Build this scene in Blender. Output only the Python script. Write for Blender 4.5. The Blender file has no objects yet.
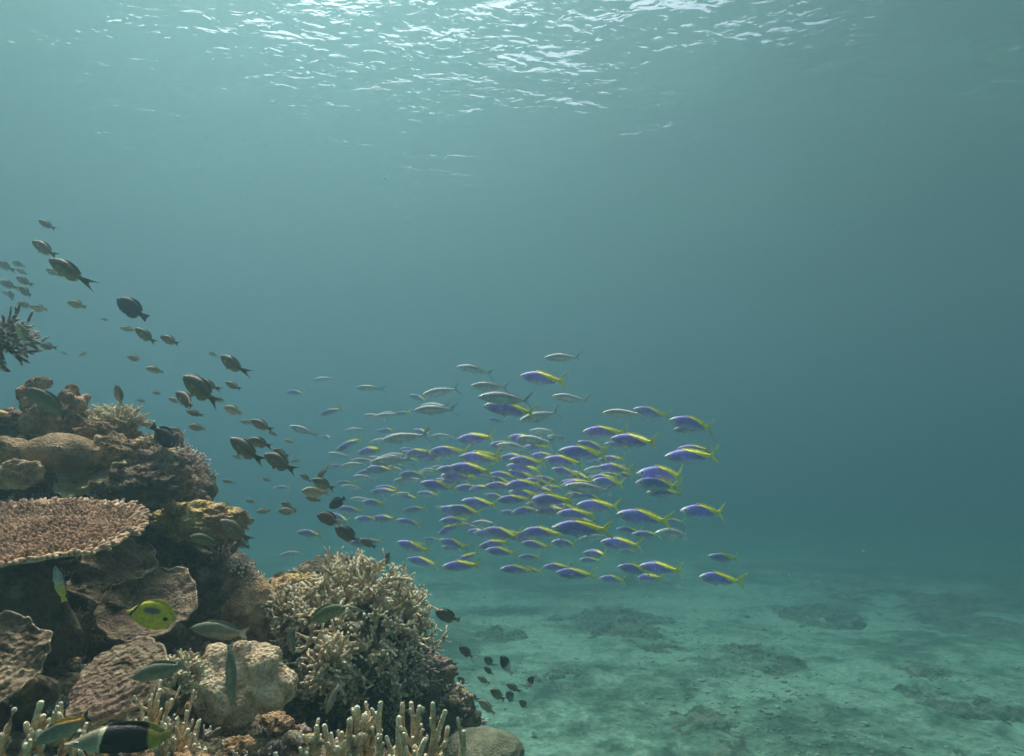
import bpy, bmesh, math, random
import numpy as np
from mathutils import Vector, Matrix, noise

random.seed(7)
C = bpy.context.scene.collection
R = math.radians
PI = math.pi

# ---------------------------------------------------------------- camera
PITCH = 8.0
FPX = 667.0
cam_d = bpy.data.cameras.new('camera')
cam = bpy.data.objects.new('camera', cam_d); C.objects.link(cam)
cam.location = (0, 0, 0)
cam.rotation_euler = (R(90 + PITCH), 0, 0)
cam_d.sensor_width = 36.0
cam_d.lens = FPX / 1024.0 * 36.0
cam_d.clip_start = 0.02
cam_d.clip_end = 2000
bpy.context.scene.camera = cam

# ---------------------------------------------------------------- sky and sun
SUN_EL, SUN_AZ = 65.0, -28.0        # azimuth from +Y (view direction)
w = bpy.data.worlds.new('World'); bpy.context.scene.world = w
w.use_nodes = True
nt = w.node_tree
sky = nt.nodes.new('ShaderNodeTexSky'); sky.sky_type = 'NISHITA'; sky.sun_disc = False
sky.dust_density = 6.0; sky.air_density = 0.8; sky.ozone_density = 0.5; sky.sun_elevation = R(SUN_EL); sky.sun_rotation = R(SUN_AZ)
tint = nt.nodes.new('ShaderNodeMix'); tint.data_type = 'RGBA'; tint.blend_type = 'MULTIPLY'; tint.inputs[0].default_value = 1.0
tint.inputs[7].default_value = (1.0, 0.99, 0.94, 1)      # warm tint added to the sky so surface glints look less blue
nt.links.new(sky.outputs[0], tint.inputs[6]); nt.links.new(tint.outputs[2], nt.nodes['Background'].inputs[0])
nt.nodes['Background'].inputs[1].default_value = 0.10
sd = bpy.data.lights.new('sun', 'SUN'); sd.energy = 5.0; sd.angle = R(14.0); sd.color = (1.0, 0.84, 0.70)
sun = bpy.data.objects.new('sun', sd); C.objects.link(sun)
sdir = Vector((math.sin(R(SUN_AZ)) * math.cos(R(SUN_EL)), math.cos(R(SUN_AZ)) * math.cos(R(SUN_EL)), math.sin(R(SUN_EL))))
sun.rotation_euler = (-sdir).to_track_quat('-Z', 'Y').to_euler()
sun.location = sdir * 60

sc = bpy.context.scene
sc.view_settings.view_transform = 'Standard'
sc.view_settings.look = 'None'
sc.view_settings.exposure = 1.25
sc.view_settings.gamma = 1.0
sc.cycles.max_bounces = 8
sc.cycles.diffuse_bounces = 2
sc.cycles.glossy_bounces = 3
sc.cycles.transmission_bounces = 4
sc.cycles.volume_bounces = 3
sc.cycles.transparent_max_bounces = 12
sc.cycles.sample_clamp_indirect = 2.0
sc.cycles.use_denoising = True

# ---------------------------------------------------------------- helpers
_cp, _sp = math.cos(R(PITCH)), math.sin(R(PITCH))
def at(px, py, d):
    """point seen at photo pixel (px, py), d metres in front of the camera plane"""
    x = (px - 512.0) / FPX; y = (378.0 - py) / FPX
    return Vector((x * d, d * (_cp - y * _sp), d * (_sp + y * _cp)))

def tag(o, label=None, cat=None, group=None, kind=None):
    if label: o['label'] = label
    if cat: o['category'] = cat
    if group: o['group'] = group
    if kind: o['kind'] = kind
    return o

class MB:
    def __init__(s): s.v = []; s.f = []; s.m = []; s.a = []
    def add(s, vs, fs, mi=0, at_=None):
        n = len(s.v)
        s.v.extend([tuple(q) for q in vs])
        s.f.extend([tuple(i + n for i in f) for f in fs])
        s.m.extend([mi] * len(fs))
        s.a.extend(at_ if at_ is not None else [0.0] * len(vs))
    def mesh(s, name, mats, smooth=True):
        me = bpy.data.meshes.new(name)
        me.from_pydata(s.v, [], s.f)
        for m in (mats if isinstance(mats, (list, tuple)) else [mats]): me.materials.append(m)
        me.polygons.foreach_set('material_index', s.m)
        if smooth: me.polygons.foreach_set('use_smooth', [True] * len(me.polygons))
        a = me.attributes.new('t', 'FLOAT', 'POINT'); a.data.foreach_set('value', s.a)
        me.update()
        return me
    def build(s, name, mats, parent=None, loc=None, smooth=True):
        o = bpy.data.objects.new(name, s.mesh(name, mats, smooth)); C.objects.link(o)
        if parent: o.parent = parent
        if loc is not None: o.location = loc
        return o

def empty(name, loc=(0, 0, 0)):
    o = bpy.data.objects.new(name, None); C.objects.link(o); o.location = loc
    o.empty_display_size = 0.1
    return o

# material kit
def mat(name):
    m = bpy.data.materials.new(name); m.use_nodes = True
    return m, m.node_tree, m.node_tree.nodes['Principled BSDF']
def nd(nt, t, **kw):
    n = nt.nodes.new(t)
    for k, v in kw.items():
        if k.startswith('i_'):
            n.inputs[k[2:].replace('_', ' ')].default_value = v
        else: setattr(n, k, v)
    return n
def ramp(nt, stops, src=None):
    n = nt.nodes.new('ShaderNodeValToRGB')
    e = n.color_ramp.elements
    while len(e) < len(stops): e.new(0.5)
    for i, (p, c) in enumerate(stops):
        e[i].position = p
        e[i].color = (c, c, c, 1) if isinstance(c, (int, float)) else (*c, 1)
    if src is not None: nt.links.new(src, n.inputs[0])
    return n
def mixc(nt, f, a, b, mode='MIX'):
    n = nt.nodes.new('ShaderNodeMix'); n.data_type = 'RGBA'; n.blend_type = mode
    for s, v in ((0, f), (6, a), (7, b)):
        if isinstance(v, bpy.types.NodeSocket): nt.links.new(v, n.inputs[s])
        elif s == 0: n.inputs[0].default_value = v
        else: n.inputs[s].default_value = (*v, 1)
    return n.outputs[2]
def bump(nt, h, strength, dist, nrm=None):
    b = nt.nodes.new('ShaderNodeBump'); b.inputs['Strength'].default_value = strength
    b.inputs['Distance'].default_value = dist
    nt.links.new(h, b.inputs['Height'])
    if nrm is not None: nt.links.new(nrm, b.inputs['Normal'])
    return b.outputs[0]
def fbm(p, octs=4, lac=2.0, gain=0.5):
    a = 1.0; s = 0.0; p = Vector(p)
    for _ in range(octs):
        s += a * noise.noise(p); p = p * lac + Vector((7.3, 1.7, 4.1)); a *= gain
    return s

SURF_Z = 4.0
SEA_Z = -2.75
# ---------------------------------------------------------------- water body (haze)
def make_haze():
    b = MB()
    X, Y0, Y1, Z0, Z1 = 62, -14, 72, -9.5, SURF_Z + 0.45
    vs = [(x, y, z) for x in (-X, X) for y in (Y0, Y1) for z in (Z0, Z1)]
    fs = [(0, 1, 3, 2), (4, 6, 7, 5), (0, 4, 5, 1), (2, 3, 7, 6), (0, 2, 6, 4), (1, 5, 7, 3)]
    b.add(vs, fs)
    m = bpy.data.materials.new('sea_water_body'); m.use_nodes = True; n = m.node_tree
    n.nodes.clear()
    out = n.nodes.new('ShaderNodeOutputMaterial')
    pv = n.nodes.new('ShaderNodeVolumePrincipled')
    pv.inputs['Color'].default_value = HAZE_COL
    pv.inputs['Absorption Color'].default_value = HAZE_ABS
    pv.inputs['Density'].default_value = HAZE_D
    pv.inputs['Anisotropy'].default_value = HAZE_G
    n.links.new(pv.outputs[0], out.inputs['Volume'])
    o = b.build('haze', m, smooth=False)
    tag(o, kind='stuff')
HAZE_COL = (0.122, 0.211, 0.246, 1)
HAZE_ABS = (0.15, 0.30, 0.36, 1)
HAZE_D = 0.195
HAZE_G = 0.76
make_haze()

# ---------------------------------------------------------------- water surface, seen from below
def make_surface():
    xs = np.linspace(-60, 60, 241); ys = np.linspace(-12, 70, 165)
    b = MB(); vs = []
    for y in ys:
        for x in xs:
            z = 0.05 * math.sin(0.9 * x + 0.6 * y) + 0.07 * noise.noise(Vector((x * .35, y * .5, 3)))
            vs.append((x, y, SURF_Z + z))
    nx = len(xs)
    fs = [(j * nx + i, j * nx + i + 1, (j + 1) * nx + i + 1, (j + 1) * nx + i) for j in range(len(ys) - 1) for i in range(nx - 1)]
    b.add(vs, fs)
    m = bpy.data.materials.new('water_surface'); m.use_nodes = True; n = m.node_tree
    n.nodes.clear()
    out = n.nodes.new('ShaderNodeOutputMaterial')
    g = nd(n, 'ShaderNodeNewGeometry')
    mp = nd(n, 'ShaderNodeMapping'); mp.inputs['Scale'].default_value = (1.0, 1.5, 1); mp.inputs['Location'].default_value = (0.5, 1.0, 0); n.links.new(g.outputs['Position'], mp.inputs[0])
    n1 = nd(n, 'ShaderNodeTexNoise', i_Scale=1.5, i_Detail=3.0, i_Roughness=0.5, i_Distortion=0.4); n.links.new(mp.outputs[0], n1.inputs['Vector'])
    n2 = nd(n, 'ShaderNodeTexNoise', i_Scale=5.5, i_Detail=2.0, i_Roughness=0.5, i_Distortion=0.6); n.links.new(mp.outputs[0], n2.inputs['Vector'])
    b3 = nd(n, 'ShaderNodeTexNoise', i_Scale=0.55, i_Detail=2.0, i_Roughness=0.5); n.links.new(mp.outputs[0], b3.inputs['Vector'])
    gate = ramp(n, [(0.38, 0.52), (0.62, 1.0)], b3.outputs[0])
    b1 = bump(n, n1.outputs[0], 1.0, 0.092)
    b2 = bump(n, n2.outputs[0], 1.0, 0.027, b1); n.links.new(gate.outputs[0], b1.node.inputs['Strength']); n.links.new(gate.outputs[0], b2.node.inputs['Strength'])
    fr = nd(n, 'ShaderNodeFresnel', i_IOR=1.33); n.links.new(b2, fr.inputs['Normal'])
    tr = nd(n, 'ShaderNodeBsdfTransparent')
    rf = nd(n, 'ShaderNodeBsdfRefraction', i_IOR=1.33, i_Roughness=0.35); n.links.new(b2, rf.inputs['Normal'])
    b4 = bump(n, n1.outputs[0], 0.35, 0.12)
    gl = nd(n, 'ShaderNodeBsdfGlossy', i_Roughness=0.30); n.links.new(b4, gl.inputs['Normal'])
    m1 = nd(n, 'ShaderNodeMixShader'); m1.inputs[0].default_value = 0.3
    n.links.new(tr.outputs[0], m1.inputs[1]); n.links.new(rf.outputs[0], m1.inputs[2])
    m2 = nd(n, 'ShaderNodeMixShader'); n.links.new(fr.outputs[0], m2.inputs[0])
    n.links.new(m1.outputs[0], m2.inputs[1]); n.links.new(gl.outputs[0], m2.inputs[2])
    n.links.new(m2.outputs[0], out.inputs['Surface'])
    o = b.build('water_surface', m)
    tag(o, kind='structure')
make_surface()

# ---------------------------------------------------------------- seabed
def sea_h(x, y):
    h = SEA_Z - 0.012 * (y - 8) + 0.0 * x
    h += 0.20 * noise.noise(Vector((x * .12, y * .12, 5.0)))
    p = fbm((x * .9, y * .9, 9), 4)
    return h + 0.07 * p + 0.035 * abs(noise.noise(Vector((x * 3.1, y * 3.1, 2))))
def make_seabed():
    xs = np.concatenate([np.linspace(-60, -6, 55)[:-1], np.linspace(-6, 22, 281), np.linspace(22, 60, 39)[1:]])
    ys = np.concatenate([np.linspace(-12, 3, 31)[:-1], np.linspace(3, 24, 301), np.linspace(24, 70, 93)[1:]])
    b = MB(); vs = [(x, y, sea_h(x, y)) for y in ys for x in xs]
    nx = len(xs)
    fs = [(j * nx + i, j * nx + i + 1, (j + 1) * nx + i + 1, (j + 1) * nx + i) for j in range(len(ys) - 1) for i in range(nx - 1)]
    b.add(vs, fs)
    m, n, p = mat('coral_sand')
    g = nd(n, 'ShaderNodeNewGeometry')
    big = nd(n, 'ShaderNodeTexNoise', i_Scale=0.55, i_Detail=3.0, i_Roughness=0.55); n.links.new(g.outputs['Position'], big.inputs['Vector'])
    mid = nd(n, 'ShaderNodeTexNoise', i_Scale=3.4, i_Detail=7.0, i_Roughness=0.74, i_Distortion=0.5); n.links.new(g.outputs['Position'], mid.inputs['Vector'])
    fine = nd(n, 'ShaderNodeTexNoise', i_Scale=14.0, i_Detail=6.0, i_Roughness=0.7); n.links.new(g.outputs['Position'], fine.inputs['Vector'])
    add = nd(n, 'ShaderNodeMath', operation='ADD'); n.links.new(mid.outputs[0], add.inputs[0]); n.links.new(big.outputs[0], add.inputs[1])
    r = ramp(n, [(0.405, (0.050, 0.098, 0.064)), (0.475, (0.135, 0.24, 0.16)), (0.55, (0.26, 0.44, 0.315))])
    hm = nd(n, 'ShaderNodeMath', operation='MULTIPLY'); n.links.new(add.outputs[0], hm.inputs[0]); hm.inputs[1].default_value = 0.5
    n.links.new(hm.outputs[0], r.inputs[0])
    r2 = ramp(n, [(0.35, 0.58), (0.62, 1.22)], fine.outputs[0])
    c = mixc(n, 1.0, r.outputs[0], r2.outputs[0], 'MULTIPLY')
    n.links.new(c, p.inputs['Base Color']); p.inputs['Roughness'].default_value = 0.95
    p.inputs['Specular IOR Level'].default_value = 0.1
    hb = nd(n, 'ShaderNodeMath', operation='ADD'); n.links.new(mid.outputs[0], hb.inputs[0]); n.links.new(fine.outputs[0], hb.inputs[1])
    n.links.new(bump(n, hb.outputs[0], 0.7, 0.045), p.inputs['Normal'])
    o = b.build('seabed', m)
    tag(o, kind='structure')
make_seabed()

# ================================================================ coral materials
def coral_mat(name, dark, mid_, light, scale=18.0, bumpd=0.006, polyp=0.0, tip=None, rough=0.85, patch=None, tip_from=0.6, patch_scale=5.0):
    """living coral: mottled pigment, polyp grain, pale growing tips (vertex value t)"""
    m, n, p = mat(name)
    if name not in ('distant_reef_growth', 'coral_rubble'):
        warm = lambda c: None if c is None else (min(.88, c[0] * 1.11), min(.82, c[1] * 1.03), min(.78, c[2] * .98))
        dark, mid_, light, tip, patch = warm(dark), warm(mid_), warm(light), warm(tip), warm(patch)
    tc = nd(n, 'ShaderNodeNewGeometry')
    a = nd(n, 'ShaderNodeTexNoise', i_Scale=scale, i_Detail=6.0, i_Roughness=0.65); n.links.new(tc.outputs['Position'], a.inputs['Vector'])
    r = ramp(n, [(0.36, dark), (0.5, mid_), (0.66, light)], a.outputs[0])
    c = r.outputs[0]
    if patch:
        pn = nd(n, 'ShaderNodeTexNoise', i_Scale=patch_scale, i_Detail=4.0, i_Roughness=0.6, i_Distortion=0.6); n.links.new(tc.outputs['Position'], pn.inputs['Vector'])
        pr = ramp(n, [(0.5, 0.0), (0.6, 1.0)], pn.outputs[0])
        c = mixc(n, pr.outputs[0], c, patch)
    v = nd(n, 'ShaderNodeTexVoronoi', i_Scale=polyp or 160.0); n.links.new(tc.outputs['Position'], v.inputs['Vector'])
    f = nd(n, 'ShaderNodeTexNoise', i_Scale=scale * 5, i_Detail=5.0, i_Roughness=0.7); n.links.new(tc.outputs['Position'], f.inputs['Vector'])
    fr = ramp(n, [(0.3, 0.75), (0.7, 1.3)], f.outputs[0])
    c = mixc(n, 1.0, c, fr.outputs[0], 'MULTIPLY')
    if polyp:
        vr = ramp(n, [(0.0, 0.7), (0.4, 1.2)], v.outputs['Distance'])
        c = mixc(n, 0.8, c, vr.outputs[0], 'MULTIPLY')
    if tip:
        at2 = nd(n, 'ShaderNodeAttribute', attribute_name='t')
        tr = ramp(n, [(tip_from, 0.0), (1.0, 1.0)], at2.outputs['Fac'])
        c = mixc(n, tr.outputs[0], c, tip)
    n.links.new(c, p.inputs['Base Color'])
    p.inputs['Roughness'].default_value = rough
    p.inputs['Specular IOR Level'].default_value = 0.15
    h = nd(n, 'ShaderNodeMath', operation='ADD'); n.links.new(f.outputs[0], h.inputs[0]); n.links.new(a.outputs[0], h.inputs[1])
    if polyp:
        h2 = nd(n, 'ShaderNodeMath', operation='ADD'); n.links.new(h.outputs[0], h2.inputs[0]); n.links.new(v.outputs['Distance'], h2.inputs[1]); h = h2
    n.links.new(bump(n, h.outputs[0], 1.0, bumpd), p.inputs['Normal'])
    return m

M = {}
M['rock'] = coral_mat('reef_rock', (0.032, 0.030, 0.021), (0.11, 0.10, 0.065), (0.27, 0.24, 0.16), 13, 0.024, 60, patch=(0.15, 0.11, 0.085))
M['olive'] = coral_mat('olive_coral', (0.202, 0.144, 0.051), (0.454, 0.348, 0.137), (0.693, 0.552, 0.274), 16, 0.010, 110, tip=(0.756, 0.660, 0.456), patch=(0.378, 0.240, 0.148))
M['tan'] = coral_mat('tan_coral', (0.12, 0.09, 0.055), (0.22, 0.165, 0.10), (0.30, 0.235, 0.15), 14, 0.006, 150, patch=(0.30, 0.22, 0.13))
M['brown'] = coral_mat('brown_coral', (0.125, 0.081, 0.043), (0.294, 0.203, 0.113), (0.500, 0.364, 0.226), 22, 0.008, 140, tip=(0.647, 0.504, 0.332), tip_from=0.9)
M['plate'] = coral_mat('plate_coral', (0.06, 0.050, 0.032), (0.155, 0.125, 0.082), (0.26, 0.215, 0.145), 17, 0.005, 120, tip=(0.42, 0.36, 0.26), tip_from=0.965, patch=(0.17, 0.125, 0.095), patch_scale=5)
M['pale'] = coral_mat('pale_boulder_coral', (0.27, 0.21, 0.135), (0.60, 0.49, 0.33), (0.84, 0.74, 0.56), 24, 0.012, 110, patch=(0.34, 0.26, 0.17), patch_scale=11)
M['table'] = coral_mat('table_coral', (0.18, 0.124, 0.08), (0.32, 0.224, 0.152), (0.44, 0.32, 0.225), 9, 0.002, 0, tip=(0.66, 0.52, 0.37), tip_from=0.55)
M['thicket'] = coral_mat('staghorn_coral', (0.22, 0.18, 0.10), (0.43, 0.36, 0.21), (0.58, 0.50, 0.33), 20, 0.003, 260, tip=(0.88, 0.80, 0.62), tip_from=0.5)
M['darkbranch'] = coral_mat('dark_branching_coral', (0.07, 0.06, 0.05), (0.15, 0.125, 0.10), (0.24, 0.20, 0.17), 22, 0.003, 240, tip=(0.5, 0.47, 0.44), tip_from=0.75)
M['finger'] = coral_mat('finger_coral', (0.36, 0.29, 0.17), (0.58, 0.48, 0.31), (0.70, 0.61, 0.43), 26, 0.006, 190, tip=(0.88, 0.80, 0.60), tip_from=0.70)
M['mauve'] = coral_mat('mauve_branching_coral', (0.164, 0.124, 0.099), (0.341, 0.260, 0.204), (0.519, 0.416, 0.333), 22, 0.003, 240, tip=(0.850, 0.800, 0.750), tip_from=0.6)
M['pink'] = coral_mat('pinkish_encrusting_coral', (0.11, 0.075, 0.06), (0.25, 0.17, 0.135), (0.42, 0.31, 0.235), 24, 0.010, 90, patch=(0.30, 0.26, 0.17), patch_scale=9)
M['domegrey'] = coral_mat('olive_grey_coral', (0.06, 0.075, 0.05), (0.12, 0.135, 0.09), (0.19, 0.20, 0.14), 18, 0.005, 150)
M['darkmound'] = coral_mat('distant_reef_growth', (0.045, 0.07, 0.045), (0.10, 0.14, 0.09), (0.19, 0.23, 0.155), 3, 0.05, 9)
M['rubble'] = coral_mat('coral_rubble', (0.12, 0.15, 0.10), (0.28, 0.34, 0.25), (0.45, 0.52, 0.40), 1.7, 0.01)

# ================================================================ reef body (one terrain mesh grown from many lumps)
ROCK = [  # px, py, depth, radius (m)
 (-40,470,2.75,.20),(20,462,2.62,.20),(75,468,2.60,.18),(120,462,2.62,.12),(150,470,2.62,.12),(178,490,2.62,.12),
 (95,440,2.75,.10),(60,430,2.72,.08),(185,530,2.60,.14),(212,540,2.58,.10),(160,540,2.55,.20),(110,530,2.6,.24),(40,520,2.75,.34),(-60,540,2.8,.45),
 (225,630,2.55,.19),(190,600,2.55,.18),(250,620,2.55,.15),(140,600,2.5,.22),(80,635,2.5,.24),(20,665,2.4,.28),(-90,700,2.3,.42),
 (330,620,2.75,.24),(372,640,2.75,.20),(300,680,2.75,.26),(360,710,2.8,.28),(405,692,2.60,.17),(420,735,2.60,.22),
 (100,680,2.15,.26),(30,700,2.0,.26),(180,730,2.2,.30),(250,760,2.4,.27),(-60,740,1.9,.40),(330,790,2.45,.28),(400,820,2.3,.25),
 (60,800,1.75,.30),(180,830,1.75,.33),(300,850,1.75,.28),(-50,850,1.6,.35),
 (470,812,2.65,.24),(420,840,2.5,.34),(380,900,2.3,.45),(250,950,2.1,.55),(80,980,2.0,.6),(-150,950,2.0,.7),
 (-250,700,2.5,.8),(-300,560,3.1,.8),(-350,480,3.7,.8),(-150,500,3.3,.55),(30,560,3.3,.5),(180,640,3.2,.45),(330,740,3.2,.42),
 (100,700,3.2,.8),(300,900,3.2,.8),(460,960,3.0,.55),(100,1000,3.0,1.0),(-300,900,3.0,1.2),(300,1200,3.0,1.1),(0,1250,2.6,1.3),(-400,1100,2.6,1.3),
]
def ico(sub):
    bm = bmesh.new(); bmesh.ops.create_icosphere(bm, subdivisions=sub, radius=1.0)
    v = [q.co.copy() for q in bm.verts]; f = [tuple(x.index for x in p.verts) for p in bm.faces]; bm.free(); return v, f
ICO = {k: ico(k) for k in (1, 2, 3, 4, 5)}

def make_rock():
    b = MB(); rnd = random.Random(3)
    for (px, py, d, r) in ROCK:
        c = at(px, py, d)
        v, f = ICO[3]
        b.add([c + q * r * (1 + .18 * noise.noise(c * 3 + q * 2)) for q in v], f)
        for _ in range(3):
            q = Vector((rnd.uniform(-1, 1), rnd.uniform(-1, .3), rnd.uniform(-.4, 1))).normalized()
            rr = r * rnd.uniform(.25, .42)
            b.add([c + q * (r * .92) + s * rr for s in ICO[2][0]], ICO[2][1])
    o = b.build('reef_slope', M['rock'])
    md = o.modifiers.new('r', 'REMESH'); md.mode = 'VOXEL'; md.voxel_size = 0.021
    dg = bpy.context.evaluated_depsgraph_get()
    me = bpy.data.meshes.new_from_object(o.evaluated_get(dg))
    o.modifiers.clear(); o.data = me
    me.materials.clear(); me.materials.append(M['rock'])
    me.update()
    n = len(me.vertices)
    nr = np.empty(n * 3); me.vertices.foreach_get('normal', nr); nr = nr.reshape(-1, 3)
    co = np.empty(n * 3); me.vertices.foreach_get('co', co); co = co.reshape(-1, 3)
    for i in range(n):
        p = Vector(co[i]); r_ = 1 - abs(noise.noise(p * 7.0)) * 2
        k = .045 * noise.noise(p * 3.2) + .03 * r_ * noise.noise(p * 2.0 + Vector((4, 4, 4))) + .026 * noise.noise(p * 11) + .016 * noise.noise(p * 25 + Vector((9, 1, 2))) + .008 * noise.noise(p * 48)
        co[i] += nr[i] * k
    me.vertices.foreach_set('co', co.ravel())
    me.polygons.foreach_set('use_smooth', [True] * len(me.polygons))
    me.update()
    tag(o, kind='structure')
    return o
rock = make_rock()
from mathutils.bvhtree import BVHTree
_me = rock.data
rock_bvh = BVHTree.FromPolygons([v.co for v in _me.vertices], [tuple(p.vertices) for p in _me.polygons])

def on_rock(px, py, off=0.0, dmax=6.0):
    """where the ray through a photo pixel meets the reef body"""
    dr = at(px, py, 1.0).normalized()
    loc, nrm, i, dist = rock_bvh.ray_cast(Vector((0, 0, 0)), dr, dmax)
    if loc is None: return None, None
    return loc - dr * off, nrm

# ================================================================ coral growth forms
def frame_of(d):
    d = d.normalized(); a = Vector((0, 0, 1)) if abs(d.z) < .9 else Vector((1, 0, 0))
    u = d.cross(a).normalized(); return u, d.cross(u).normalized()

def tube(b, pts, rad, ts, sides=6, mi=0, cap=True):
    n0 = len(pts); vs = []; ta = []
    for i, p in enumerate(pts):
        d = (pts[min(i + 1, n0 - 1)] - pts[max(i - 1, 0)])
        u, v = frame_of(d)
        for k in range(sides):
            a = 2 * PI * k / sides
            vs.append(p + (u * math.cos(a) + v * math.sin(a)) * rad[i]); ta.append(ts[i])
    fs = []
    for i in range(n0 - 1):
        for k in range(sides):
            k2 = (k + 1) % sides
            fs.append((i * sides + k, i * sides + k2, (i + 1) * sides + k2, (i + 1) * sides + k))
    if cap:
        d = (pts[-1] - pts[-2]).normalized(); L = rad[-1]
        u, v = frame_of(pts[-1] - pts[-2])
        base = (n0 - 1) * sides; nn = len(vs)
        for k in range(sides):
            a = 2 * PI * k / sides
            vs.append(pts[-1] + (u * math.cos(a) + v * math.sin(a)) * L * .72 + d * L * .6); ta.append(ts[-1])
        vs.append(pts[-1] + d * L * 1.0); ta.append(ts[-1])
        for k in range(sides):
            k2 = (k + 1) % sides
            fs.append((base + k, base + k2, nn + k2, nn + k)); fs.append((nn + k, nn + k2, nn + sides))
    b.add(vs, fs, mi, ta)

def twig(b, p, d, L, r, rnd, depth, up=0.25, spread=0.8, tmax=1.0, kids=(2, 4), sides=6, knob=0.0, childlen=(.35, .6)):
    """one coral branch: a wandering taper with side branchlets and a rounded tip"""
    n = 4 if L > 3 * r else 3
    pts = [p]; dd = d.normalized()
    for i in range(n):
        dd = (dd + Vector((rnd.gauss(0, .16), rnd.gauss(0, .16), rnd.gauss(0, .16) + up * .22))).normalized()
        pts.append(pts[-1] + dd * (L / n))
    rad = [r * (1 - .20 * i / n) * (1 + knob * rnd.uniform(-1, 1)) for i in range(n + 1)]
    rad[-1] *= .92
    ts = [tmax * (i / n) if depth == 0 else .35 * tmax * i / n for i in range(n + 1)]
    if depth > 0: ts[-1] = tmax
    tube(b, pts, rad, ts, sides)
    if depth > 0:
        for _ in range(rnd.randint(*kids)):
            i = rnd.randint(1, n); q = pts[i]
            u, v = frame_of(dd); a = rnd.uniform(0, 2 * PI)
            nd_ = (dd * rnd.uniform(.5, 1.0) + (u * math.cos(a) + v * math.sin(a)) * spread + Vector((0, 0, up * rnd.random()))).normalized()
            twig(b, q, nd_, L * rnd.uniform(*childlen), rad[i] * .88, rnd, depth - 1, up, spread, tmax, kids, sides, knob, childlen)

def branching_colony(name, label, px, py, d, rx, ry, n, L, r, m, seed, cat='coral', depth=1, up=.3, updir=(0, -.15, 1), cone=1.25, base=True,
                     spread=.8, kids=(2, 4), group=None, core=.55, sides=6, knob=0.0, tmax=1.0, base_mat=None, parent_loc=None):
    rnd = random.Random(seed)
    c = at(px, py, d) if parent_loc is None else parent_loc
    root = empty(name, c); tag(root, label, cat, group)
    ud = Vector(updir).normalized(); u, v = frame_of(ud)
    b = MB()
    for i in range(n):
        z = 1 - (i + .5) / n * (1 - math.cos(cone)); a = i * 2.39996 + rnd.uniform(-.3, .3)
        s = math.sqrt(max(0, 1 - z * z))
        dr = (u * math.cos(a) * s + v * math.sin(a) * s + ud * z)
        dr = Vector((dr.x * rx, dr.y * rx, dr.z * ry))
        st = dr * core * rnd.uniform(.75, 1.15)
        ln = (dr.length - st.length) * rnd.uniform(.85, 1.15)
        twig(b, st, dr, max(ln, L * .5), r * rnd.uniform(.85, 1.15), rnd, depth, up, spread, tmax, kids, sides, knob)
    b.build('branches', m, root)
    if base:
        b2 = MB(); vv, ff = ICO[4]
        k = core * 1.02
        b2.add([Vector((q.x * rx * k, q.y * rx * k, q.z * ry * k - .1 * ry)) * (1 + .22 * noise.noise(q * 3 + c) + .10 * noise.noise(q * 9)) for q in vv], ff)
        b2.build('base', base_mat or M['brown'], root)
    return root

def lump(name, label, px, py, d, r, m, seed, squash=(1, 1, 1), amp=.16, freq=1.6, fine=.03, sub=5, lobes=(), cat='coral', group=None, kind_child=None, tfun=None, pinch=0):
    """massive coral: rounded body with lobes, swellings and a grainy skin"""
    c = at(px, py, d); b = MB(); vv, ff = ICO[sub]; off = Vector((seed * 3.1, seed * 1.7, seed * .9))
    vs = []; ta = []
    for q in vv:
        k = 1 + amp * noise.noise(q * freq + off) + amp * .5 * noise.noise(q * freq * 2.3 + off) + fine * noise.noise(q * 11 + off) + fine * .6 * noise.noise(q * 24 + off)
        for (lx, ly, lz, ls, lw) in lobes:
            ld = Vector((lx, ly, lz)).normalized(); t = max(0, q.dot(ld)); k += ls * math.exp(-(1 - t) / lw)
        if pinch and q.z < 0: k *= 1 - pinch * min(1, -q.z) ** 1.2
        vs.append(Vector((q.x * r * squash[0], q.y * r * squash[1], q.z * r * squash[2])) * k); ta.append(0.0)
    b.add(vs, ff, 0, ta)
    o = b.build(name, m, None, c)
    tag(o, label, cat, group)
    return o

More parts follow.
